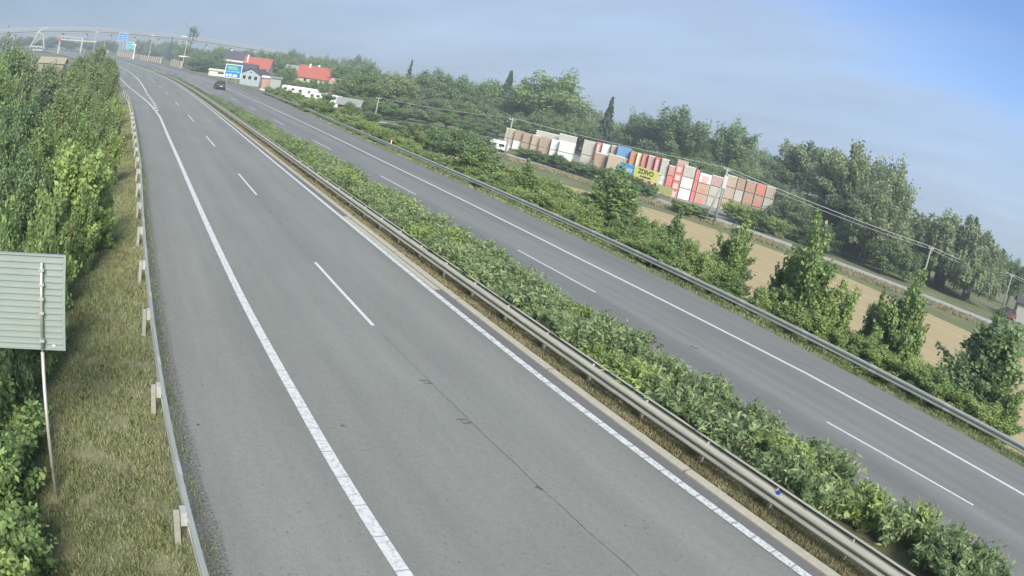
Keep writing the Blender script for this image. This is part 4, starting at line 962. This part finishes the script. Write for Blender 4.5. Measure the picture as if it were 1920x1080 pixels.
# -- village trees and the far band
row(258, 350, 14, 1, 640, 26, 'far tree behind the long striped noise wall', 'far trees behind the long noise wall', ['grey', 'broad', 'dark'], jd=15)
row(262, 350, 14, 12, 610, 26, 'low far tree close behind the striped noise wall', 'low far trees behind the noise wall', ['grey', 'broad'], jd=8)
row(2, 215, 14, -7, 665, 28, 'blue green far tree under the road bridge', 'far trees under the bridge', ['dark', 'broad', 'grey'], 12)
row(352, 470, 15, 3, 430, 32, 'small distant tree left of the village', 'distant skyline trees left of the village', jd=30)
row(352, 470, 15, 14, 385, 34, 'distant tree right of the noise walls', 'distant trees right of the noise walls', ['dark', 'broad', 'grey'], jd=10)
row(362, 432, 15, 26, 345, 34, 'tree right of the short noise wall', 'trees right of the short noise wall', ['broad', 'dark'], 6)
row(372, 418, 14, 40, 300, 32, 'bush between the short noise wall and the blue sign', 'bushes left of the blue sign', ['bush', 'bush_dark'], 4)
row(470, 700, 20, 0, 400, 36, 'distant tree in the skyline behind the village roofs', 'distant trees behind the village', ['dark', 'broad', 'dark', 'grey'], 20)
row(500, 700, 22, 14, 330, 38, 'tree close behind the red village roofs', 'trees close behind the village roofs', ['broad', 'dark'], 12)
row(665, 730, 22, 22, 235, 50, 'tree right of the purple roofed house', 'trees right of the purple roof', ['broad', 'dark'], 8)
for a in (('light', 262, 71, 34, 600, 'pale green tree cluster behind the teal sign'), ('light', 283, 73, 30, 595, 'pale green tree right of the teal sign, behind the noise wall'), ('conifer', 324, 68, 14, 560, 'small dark spruce top above the distant trees'),
          ('broad', 466, 133, 22, 262, 'tree between the blue sign and the workshop'), ('bush', 540, 148, 26, 224, 'bush left of the caravans'), ('bush', 558, 148, 26, 232, 'bush at the foot of the cream gable'), ('broad', 590, 147, 26, 232, 'tree hiding the wall of the long farmhouse'), ('broad', 625, 146, 30, 228, 'tree at the right end of the long farmhouse'), ('broad', 500, 132, 16, 255, 'small tree between workshop and cream farmhouse'), ('light', 92, 117, 90, 110, 'pale tree covering the foot of the tan roof'), ('light', 125, 118, 60, 105, 'pale green tree right below the tan roof'), ('broad', 575, 150, 24, 226, 'tree between the caravans and the long farmhouse'), ('bush', 618, 172, 34, 172, 'bush below the caravans on the right'), ('bush_light', 590, 186, 34, 150, 'light bush in front of the pale fence'), ('broad', 672, 150, 44, 190, 'tree covering the end of the low outbuilding'),
          ('broad', 545, 120, 34, 240, 'dark green tree between the two red roofed farmhouses'), ('dark', 530, 128, 22, 225, 'narrow dark tree right of the cream farmhouse gable'), ('bush', 608, 150, 22, 212, 'round bush in front of the long red roofed farmhouse'),
          ('broad', 690, 128, 80, 175, 'bright green spreading tree right of the village'), ('light', 660, 190, 60, 118, 'light green bush around the garden shed'), ('light', 752, 130, 90, 180, 'olive green tree left of the spruce'),
          ('light', 778, 228, 70, 92, 'bright yellow green bush behind the guardrail beside the distance post'), ('dark', 880, 238, 120, 80, 'big dark green bush in front of the left end of the yard'), ('bush', 900, 268, 110, 66, 'dense bush below the big dark one, touching the guardrail'),
          ('bush', 820, 236, 60, 98, 'green bush left of the big dark one')):
    tree(*a, name='tree' if 'tree' in a[5] or 'spruce' in a[5] else 'bush', cat='tree' if 'tree' in a[5] or 'spruce' in a[5] else 'bush')
# bare dead tree
x, y, zt = atd(366, 45, 318); root = empty('dead_tree', (x, y, 0), label='bare dead tree with a few thin upright branches against the sky', cat='tree')
b = MB(); b.tube([(0, 0, -1), (0, 0, zt * .55), (.5, 0, zt * .8), (0, 0, zt)], [.35, .28, .16, .05], 6); tw = MB()
for k in range(16):
    z = zt * rng.uniform(.55, .85); a = rng.uniform(0, 6.28); l = rng.uniform(2, 5.5); tw.tube([(0, 0, z), (math.cos(a) * l * .6, math.sin(a) * l * .6, z + l * .3), (math.cos(a) * l * .9, math.sin(a) * l * .9, z + l * .8)], [.13, .09, .03], 5)
b.build('trunk', 'bark', root); tw.build('branches', 'bark', root)
P, N, C_ = crown_pts(260, 12, zt * .8, 3.2, 3.2, .8); leaves('crown', P, N, .5, 1.3, 'leaf_dark', parent=root)

# -- hedge belts between track and yard, behind the right rail, and single saplings on the slope
i = 0
for x, yb in zip(range(985, 1240, 17), np.linspace(312, 392, 15)):
    tree('bush_dark' if i % 3 else 'bush', x, 274 + (x - 985) * .27 + random.uniform(-4, 4), 40, math.hypot(*at(x, yb - 12, -1.5)) + 5, 'low dark bush in the hedge before the pallets, ' + ORD[i] + ' from the left', 'bush', 'bush', 'hedge between track and yard'); i += 1
SCR = {1290: 'leftmost, left of the blue grey container', 1320: 'in front of the blue grey container', 1400: 'second right of the pole', 1430: 'third right of the pole', 1460: 'fourth right of the pole', 1492: 'rightmost, under the thin pale pole', 1385: 'first right of the pole'}
for x, yt_, yb in ((1290, 374, 404), (1320, 388, 412), (1400, 386, 425), (1430, 392, 436), (1460, 404, 445), (1492, 420, 452), (1385, 372, 415)):
    px_s = x
    tree('bush_light' if i % 2 else 'bush', x, yt_, 52, math.hypot(*at(x, yb, -1.5)), 'scrub bush around the strut pole, ' + SCR[px_s], 'bush', 'bush', 'scrub right of the strut pole'); i += 1
for k, (px, pt, wpx, D, kind, lb) in enumerate((
 (1000, 308, 80, 62, 'sapling', 'young tree at the left end of the ochre field'), (1168, 326, 150, 57, 'sapling', 'tall young tree in front of the yellow banner'),
 (1268, 402, 85, 46, 'sapling', 'slim young tree right of the tall one in front of the banner'), (1392, 424, 125, 41, 'sapling', 'dense young tree in the middle of the field edge'),
 (1548, 424, 160, 36, 'sapling', 'tallest young tree of the field edge, with a pointed top'), (1490, 478, 90, 38, 'sapling', 'small young tree left of the pointed one'),
 (1715, 525, 150, 34, 'sapling', 'broad leafy young tree left of the last field gap'), (1655, 560, 70, 36, 'sapling', 'thin pair of shoots before the ochre field'),
 (1885, 592, 230, 33.5, 'sapling_dark', 'big dark green young tree at the right edge of the field'), (1812, 672, 150, 31.5, 'sapling_dark', 'bushy dark tree close behind the guardrail at the far right'), (1120, 345, 80, 60, 'sapling', 'short young tree left of the tall one in front of the banner'))):
    tree(kind, px, pt, wpx, D + (1.5 if D < 40 else 0), lb, 'young_tree')
for px, pt, wpx, D, lb in ((905, 300, 80, 72, 'left of the field'), (960, 306, 60, 74, 'at the left tip of the field'), (1015, 345, 60, 66, 'below the left tip of the field'), (860, 292, 70, 70, 'far left of the field, by the rail'), (1035, 330, 60, 72, 'above the leftmost young tree'), (1070, 350, 60, 66, 'between the two left young trees, farther back'), (1225, 400, 60, 56, 'right of the tall young tree'), (1300, 440, 60, 48, 'in the gap right of the slim young tree')):
    tree('bush_light', px, pt, wpx, D, 'light bush on the slope ' + lb, 'bush', 'bush', 'light bushes left of the field')
for k, (px, pt, wpx, D, lb) in enumerate(((1585, 520, 110, 34, 'below the right side of the pointed young tree'), (1240, 430, 90, 45, 'left of the slim young tree'), (1450, 535, 90, 34.5, 'left below the pointed young tree'), (1640, 618, 80, 31.5, 'below the thin pair of shoots'),
      (1335, 462, 80, 40, 'left of the dense young tree'), (1895, 715, 130, 30.5, 'in the lower right corner behind the guardrail'), (1080, 372, 70, 53, 'between the two left young trees'), (1195, 400, 90, 50, 'at the foot of the tall young tree'), (1045, 362, 60, 58, 'right of the leftmost young tree'), (940, 322, 80, 60, 'left of the leftmost young tree'), (1510, 560, 90, 33, 'beneath the pointed young tree'), (1380, 510, 90, 35.5, 'beneath the dense young tree'))):
    tree('bush' if k % 2 else 'bush_light', px, pt, wpx * .85, D + (2.6 if D < 40 else 0), 'rounded bush on the field slope ' + lb, 'bush', 'bush', 'bushes between guardrail and field')
bs = 0
y = 1.0
while y < 165:
    X = railR(y) + 1.5 + random.uniform(-.2, 1.2); gap = 3.0 < y < 6.5
    if not gap:
        x = rx(X, y); z = terrain(x, y); hh = random.uniform(1.2, 2.3) * (1 + sm(60, 110, y) * .35)
        plant(('bush_light', 'bush', 'bush_light')[bs % 3], x, y, z - .1, hh, random.uniform(2.2, 3.2) * (1 + sm(60, 110, y) * .3), 'bush', 'low green bush in the belt right behind the right guardrail', 'bush', 'bush belt behind the right guardrail'); bs += 1
    y += 1.35 + y * .012

# -- left bank: dense bushes and trees
for k, (px, pt, wpx, D, kind, lb) in enumerate((
 (30, 60, 95, 62, 'dark', 'tall dark tree rising to the bridge at the far left'), (8, 92, 90, 50, 'broad', 'dark tree at the left edge below the bridge'), (62, 98, 90, 58, 'grey', 'dull green tree left of the tan roof'),
 (100, 108, 110, 66, 'grey', 'brownish green tree in front of the tan roof'), (190, 84, 60, 150, 'light', 'far pale green tree at the top of the left bank'), (160, 92, 60, 125, 'light', 'grey green tree at the top of the left bank'),
 (208, 104, 56, 120, 'light', 'pale green tree next to the far slip lane'), (183, 108, 70, 92, 'light', 'light green willow like tree on the left bank'), (140, 122, 80, 76, 'light', 'soft green tree in the middle of the left bank'),
 (212, 122, 50, 88, 'light', 'narrow light green tree against the slip lane'), (205, 140, 66, 66, 'light', 'bright green tree at the edge of the left bank'), (165, 146, 80, 56, 'light', 'broad light green tree on the left bank'),
 (222, 165, 40, 54, 'bush_light', 'bush touching the end of the left guardrail'), (200, 178, 66, 45, 'light', 'light green leafy tree half way down the left bank'), (120, 165, 90, 44, 'light', 'grey green tree behind the bright maple'),
 (55, 160, 120, 38, 'dark', 'big leafy tree in the upper left of the bank'), (5, 190, 110, 30, 'dark', 'big dark tree at the left edge of the bank'), (100, 205, 110, 33, 'broad', 'dense green tree left of the bright maple'),
 (168, 215, 80, 34, 'bush', 'leafy bush above the bright maple'), (218, 232, 44, 38, 'bush_light', 'small bush at the top of the grass verge'),
 (45, 268, 130, 25, 'dark', 'deep green tree left of the bright maple'), (195, 308, 50, 27, 'bush_light', 'small bright bush leaning over the grass verge'), (95, 330, 110, 20, 'bush', 'green bush below the bright maple'),
 (10, 350, 110, 18, 'bush', 'shaded bush at the left edge above the grey sign back'), (80, 402, 110, 16, 'bush', 'leafy bush above the right corner of the grey sign back'), (20, 420, 90, 14.5, 'bush_dark', 'dark bush directly above the grey sign back'),
 (165, 330, 60, 23, 'bush', 'rounded bush edging the grass verge'))):
    tree(kind, px, pt, wpx, D, lb, 'tree' if 'tree' in lb else 'bush', 'tree' if 'tree' in lb else 'bush')
# near bushes under the sign, finer foliage of their own
def near_bush(x, y, h, w, n, m, label, size=.075):
    z = terrain(x, y); root = empty('bush', (x, y, z), label=label, cat='bush')
    P, N, C_ = crown_pts(n, 60, h * .48, w / 2, h * .5, .30, bottom=-.9, sky=.55); leaves('crown', P, N, size, 1.7, m, droop=.6, parent=root)
    limbs(C_, h * .9, .04, n=12, fork=.1).build('trunk', 'bark', root)
bx_, by_, bz_ = atd(152, 258, 24); near_bush(bx_, by_, bz_ - terrain(bx_, by_), 2.5, 7500, 'leaf_bright', 'bright yellow green maple bush beside the grass verge', .125)
bx_, by_, bz_ = atd(192, 306, 25.5); near_bush(bx_, by_, bz_ - terrain(bx_, by_), 1.4, 3000, 'leaf_bright', 'small bright sprout bush right of the bright maple', .11)
near_bush(-3.35, 14.8, 2.6, 2.7, 9000, 'leaf_mid', 'dark bush behind the lower edge of the grey sign back')
near_bush(-2.75, 12.3, 1.9, 2.2, 9000, 'leaf_mid', 'green bush just under the right corner of the grey sign back')
near_bush(-2.55, 10.3, 1.7, 1.9, 9000, 'leaf_mid', 'green bush left of the foot of the sign pole')
near_bush(-2.45, 8.5, 1.7, 1.8, 10000, 'leaf_mid', 'leafy bush in the lower left, second from the bottom corner')
near_bush(-2.30, 6.9, 1.8, 1.7, 10000, 'leaf_light', 'bright leafy bush in the bottom left corner')
near_bush(-4.4, 10.5, 2.6, 2.6, 7000, 'leaf_mid', 'dark bush behind the lower left bushes')
near_bush(-4.1, 17.5, 3.2, 3.0, 9000, 'leaf_dark', 'dark bush hidden mostly by the grey sign back')

# -- shrubs of the median: arching shoots with long leaves
def median_mesh(seed):
    P = []; N = []
    for s in range(46):
        a = rng.uniform(0, 6.283); out_ = rng.uniform(.1, .75); h = rng.uniform(.6, 1.2) * (1 - .3 * out_); k = 44
        t = rng.uniform(.15, 1, k); px_ = np.cos(a) * out_ * t**1.3; py_ = np.sin(a) * out_ * t**1.3; pz = h * t - .12 * t**3
        P.append(np.stack([px_, py_, pz], 1) + rng.normal(0, .05, (k, 3))); N.append(np.stack([np.cos(a) * (.3 + t) + rng.normal(0, .6, k), np.sin(a) * (.3 + t) + rng.normal(0, .6, k), .4 + 0 * t], 1))
    P = np.concatenate(P); N = np.concatenate(N); N /= np.linalg.norm(N, axis=1)[:, None]
    b = MB()
    for s in range(9):
        a = s * .7; b.tube([(0, 0, -.05), (.2 * math.cos(a), .2 * math.sin(a), .45), (.45 * math.cos(a), .45 * math.sin(a), .85)], [.012, .009, .004], 4)
    return leaves('foliage', P, N, .054, 3.0, 'leaf_median', droop=.25, link=False), trunk_mesh(b, 'bark')
MS = [median_mesh(k) for k in range(5)]
MSF = []
for c, t in MS[:2]:
    c2 = c.copy(); c2.materials.clear(); c2.materials.append(MATS['leaf_grey']); MSF.append((c2, t))
MSL = []
for c, t in MS[:3]:
    c2 = c.copy(); c2.materials.clear(); c2.materials.append(MATS['leaf_light']); MSL.append((c2, t))
y = 1.6; k = 0
while y < 215:
    for X in (14.15, 15.15, 16.0) if y < 75 else ((14.3, 15.3) if y < 120 else (14.6,)):
        pat = math.sin(y * .9 + X) + math.sin(y * .37 + 2 * X) + random.uniform(-.7, .7)
        if random.random() < .03 or (X < 14.5 and pat < -1.5): continue
        yy = y + random.uniform(-.25, .25) + (.4 if 15 < X < 15.5 else 0); s = random.uniform(.80, 1.24) * (1 if y < 60 else .9)
        root = empty('median_shrub', (rx(X + random.uniform(-.12, .12), yy), yy, .02), random.uniform(0, 6.28), label='green long leaved shrub in the planted strip between the two carriageways', cat='shrub', group='shrubs of the median strip')
        c, t = (MSL[k % 3] if pat > 1.1 else MS[k % 5]) if y < 85 else MSF[k % 2]; k += 1
        o = bpy.data.objects.new('foliage', c); COL.objects.link(o); o.parent = root
        if y < 60: o = bpy.data.objects.new('stems', t); COL.objects.link(o); o.parent = root
        root.scale = (s * 1.15, s * 1.15, s * (1.05 if y < 100 else .75))
    y += 1.04 if y < 50 else (1.5 if y < 120 else 2.6)
print('median shrubs', k)

# -- grass: blades no one could count
def grass(name, n, xf, y0, y1, h, m, parent=None, pw=1.0, w=.012, cond=None, ypow=1.6):
    u = rng.random(n); y = y0 + (y1 - y0) * u**ypow; X = xf(y)[0] + (xf(y)[1] - xf(y)[0]) * rng.random(n)
    x = X + np.interp(y, _fy, _fx)
    # tufts: pull blades towards random centres
    keep = (np.sin(x * 5.1 + np.sin(y * 3.3) * 2) + np.sin(y * 4.3 + x * 2.1) + rng.normal(0, .9, n)) > -.6
    x, y = x[keep], y[keep]; n = len(x); z = np.array([terrain(a, b) for a, b in zip(x, y)]) + .0
    hh = h * rng.uniform(.35, 1.3, n); a = rng.uniform(0, 6.283, n); le = rng.uniform(.15, .8, n) * hh; b = rng.uniform(0, 6.283, n)
    ws = w * (1 + y / 14)
    B = np.stack([x, y, z], 1); S = np.stack([np.cos(a) * ws, np.sin(a) * ws, 0 * x], 1); T = B + np.stack([np.cos(b) * le, np.sin(b) * le, hh], 1)
    Md = B + np.stack([np.cos(b) * le * .35, np.sin(b) * le * .35, hh * .6], 1)
    V = np.stack([B - S, B + S, Md + S * .7, T, Md - S * .7], 1).reshape(-1, 3)
    me = bpy.data.meshes.new(name); me.vertices.add(5 * n); me.vertices.foreach_set('co', V.astype(np.float32).ravel())
    me.loops.add(5 * n); me.loops.foreach_set('vertex_index', np.arange(5 * n, dtype=np.int32)); me.polygons.add(n); me.polygons.foreach_set('loop_start', np.arange(0, 5 * n, 5, dtype=np.int32))
    me.update(calc_edges=True); me.materials.append(MATS[m]); o = bpy.data.objects.new(name, me); COL.objects.link(o); return tag(o, kind='stuff')
rl = lambda y: np.interp(y, [0, 40, 54, 75, 97, 113], [1.12, 1.1, .85, .4, -.2, -1.4])
rr_ = lambda y: np.interp(y, [0, 55, 70, 90, 120, 160], [28.45, 28.5, 28.8, 29.6, 31.4, 33.2])
grass('verge_grass', 190000, lambda y: (rl(y) - 3.6, rl(y) - .12), 5, 90, .10, 'grass_blade', w=.006)
grass('shoulder_grass', 9000, lambda y: (rl(y) - .1, rl(y) + .42), 5, 60, .08, 'grass_blade', w=.006)
grass('dry_verge_grass', 60000, lambda y: (rl(y) - 3.0, rl(y) - .05), 5, 90, .13, 'grass_dry', w=.005)
grass('median_grass', 60000, lambda y: (12.66 + 0 * y, 13.35 + 0 * y), 3, 80, .09, 'grass_dry', w=.008)
grass('right_verge_grass', 42000, lambda y: (rr_(y) - .5, rr_(y) + 1.3), 1, 110, .16, 'grass_blade', ypow=1.2)
def tall_strip():
    n = 26000; t = rng.random(n); TX = np.array([a for a, b in TR]); TY = np.array([b for a, b in TR])
    y = -20 + 125 * t; cx = np.interp(y, TY, TX); xe = np.interp(y, [-40, 0, 20, 40, 62, 79, 106], [71, 71.5, 72, 72, 64, 53, 43]); xe = np.maximum(xe, cx - 9)
    x = xe + (cx - 2.8 - xe) * rng.random(n); return x, y
x_, y_ = tall_strip(); n = len(x_); hh = rng.uniform(.12, .42, n); a = rng.uniform(0, 6.283, n); z_ = np.array([terrain(p, q) for p, q in zip(x_, y_)])
Bq = np.stack([x_, y_, z_], 1); Sq = np.stack([np.cos(a), np.sin(a), 0 * a], 1) * .10; Tq = Bq + np.stack([rng.normal(0, .2, n), rng.normal(0, .2, n), hh], 1)
V = np.stack([Bq - Sq, Bq + Sq, Tq], 1).reshape(-1, 3); me = bpy.data.meshes.new('tall_grass'); me.vertices.add(3 * n); me.vertices.foreach_set('co', V.astype(np.float32).ravel())
me.loops.add(3 * n); me.loops.foreach_set('vertex_index', np.arange(3 * n, dtype=np.int32)); me.polygons.add(n); me.polygons.foreach_set('loop_start', np.arange(0, 3 * n, 3, dtype=np.int32)); me.update(calc_edges=True)
me.materials.append(MATS['grass_dry']); o = bpy.data.objects.new('tall_grass', me); COL.objects.link(o); tag(o, kind='stuff')
# loose stones of the gravel shoulder
sb = MB()
mat('stone', (.185, .185, .18), .9, var=.3, vscale=20)
for k in range(9000):
    y = 4 + 40 * random.random()**1.7; X = random.uniform(railL(y) + .05, railL(y) + .58) + random.expovariate(22); r = random.uniform(.008, .026); x = rx(X, y); q = random.random() * 3
    sb.add([(x + r * math.cos(q), y + r * math.sin(q), .004), (x + r * math.cos(q + 2), y + r * math.sin(q + 2), .004), (x + r * math.cos(q + 4.1), y + r * math.sin(q + 4.1), .004), (x, y, .004 + r * .9)], [(0, 1, 3), (1, 2, 3), (2, 0, 3)])
sb.build('gravel_stones', 'stone', kind='stuff')

# ------------------------------------------------------------------ morning haze: one closed box of even, thin air round everything
hz = MB().box(-1600, -320, -8, 2100, 3600, 46).build('haze', 'stone', kind='stuff')
hm = bpy.data.materials.new('haze_air'); hm.use_nodes = True; hn = hm.node_tree; hn.nodes.clear()
ho = hn.nodes.new('ShaderNodeOutputMaterial'); pv = hn.nodes.new('ShaderNodeVolumePrincipled')
pv.inputs['Color'].default_value = (.80, .90, 1.0, 1); pv.inputs['Density'].default_value = 0.0009; pv.inputs['Anisotropy'].default_value = .1
hn.links.new(pv.outputs[0], ho.inputs['Volume']); hz.data.materials.clear(); hz.data.materials.append(hm); hz.display_type = 'WIRE'
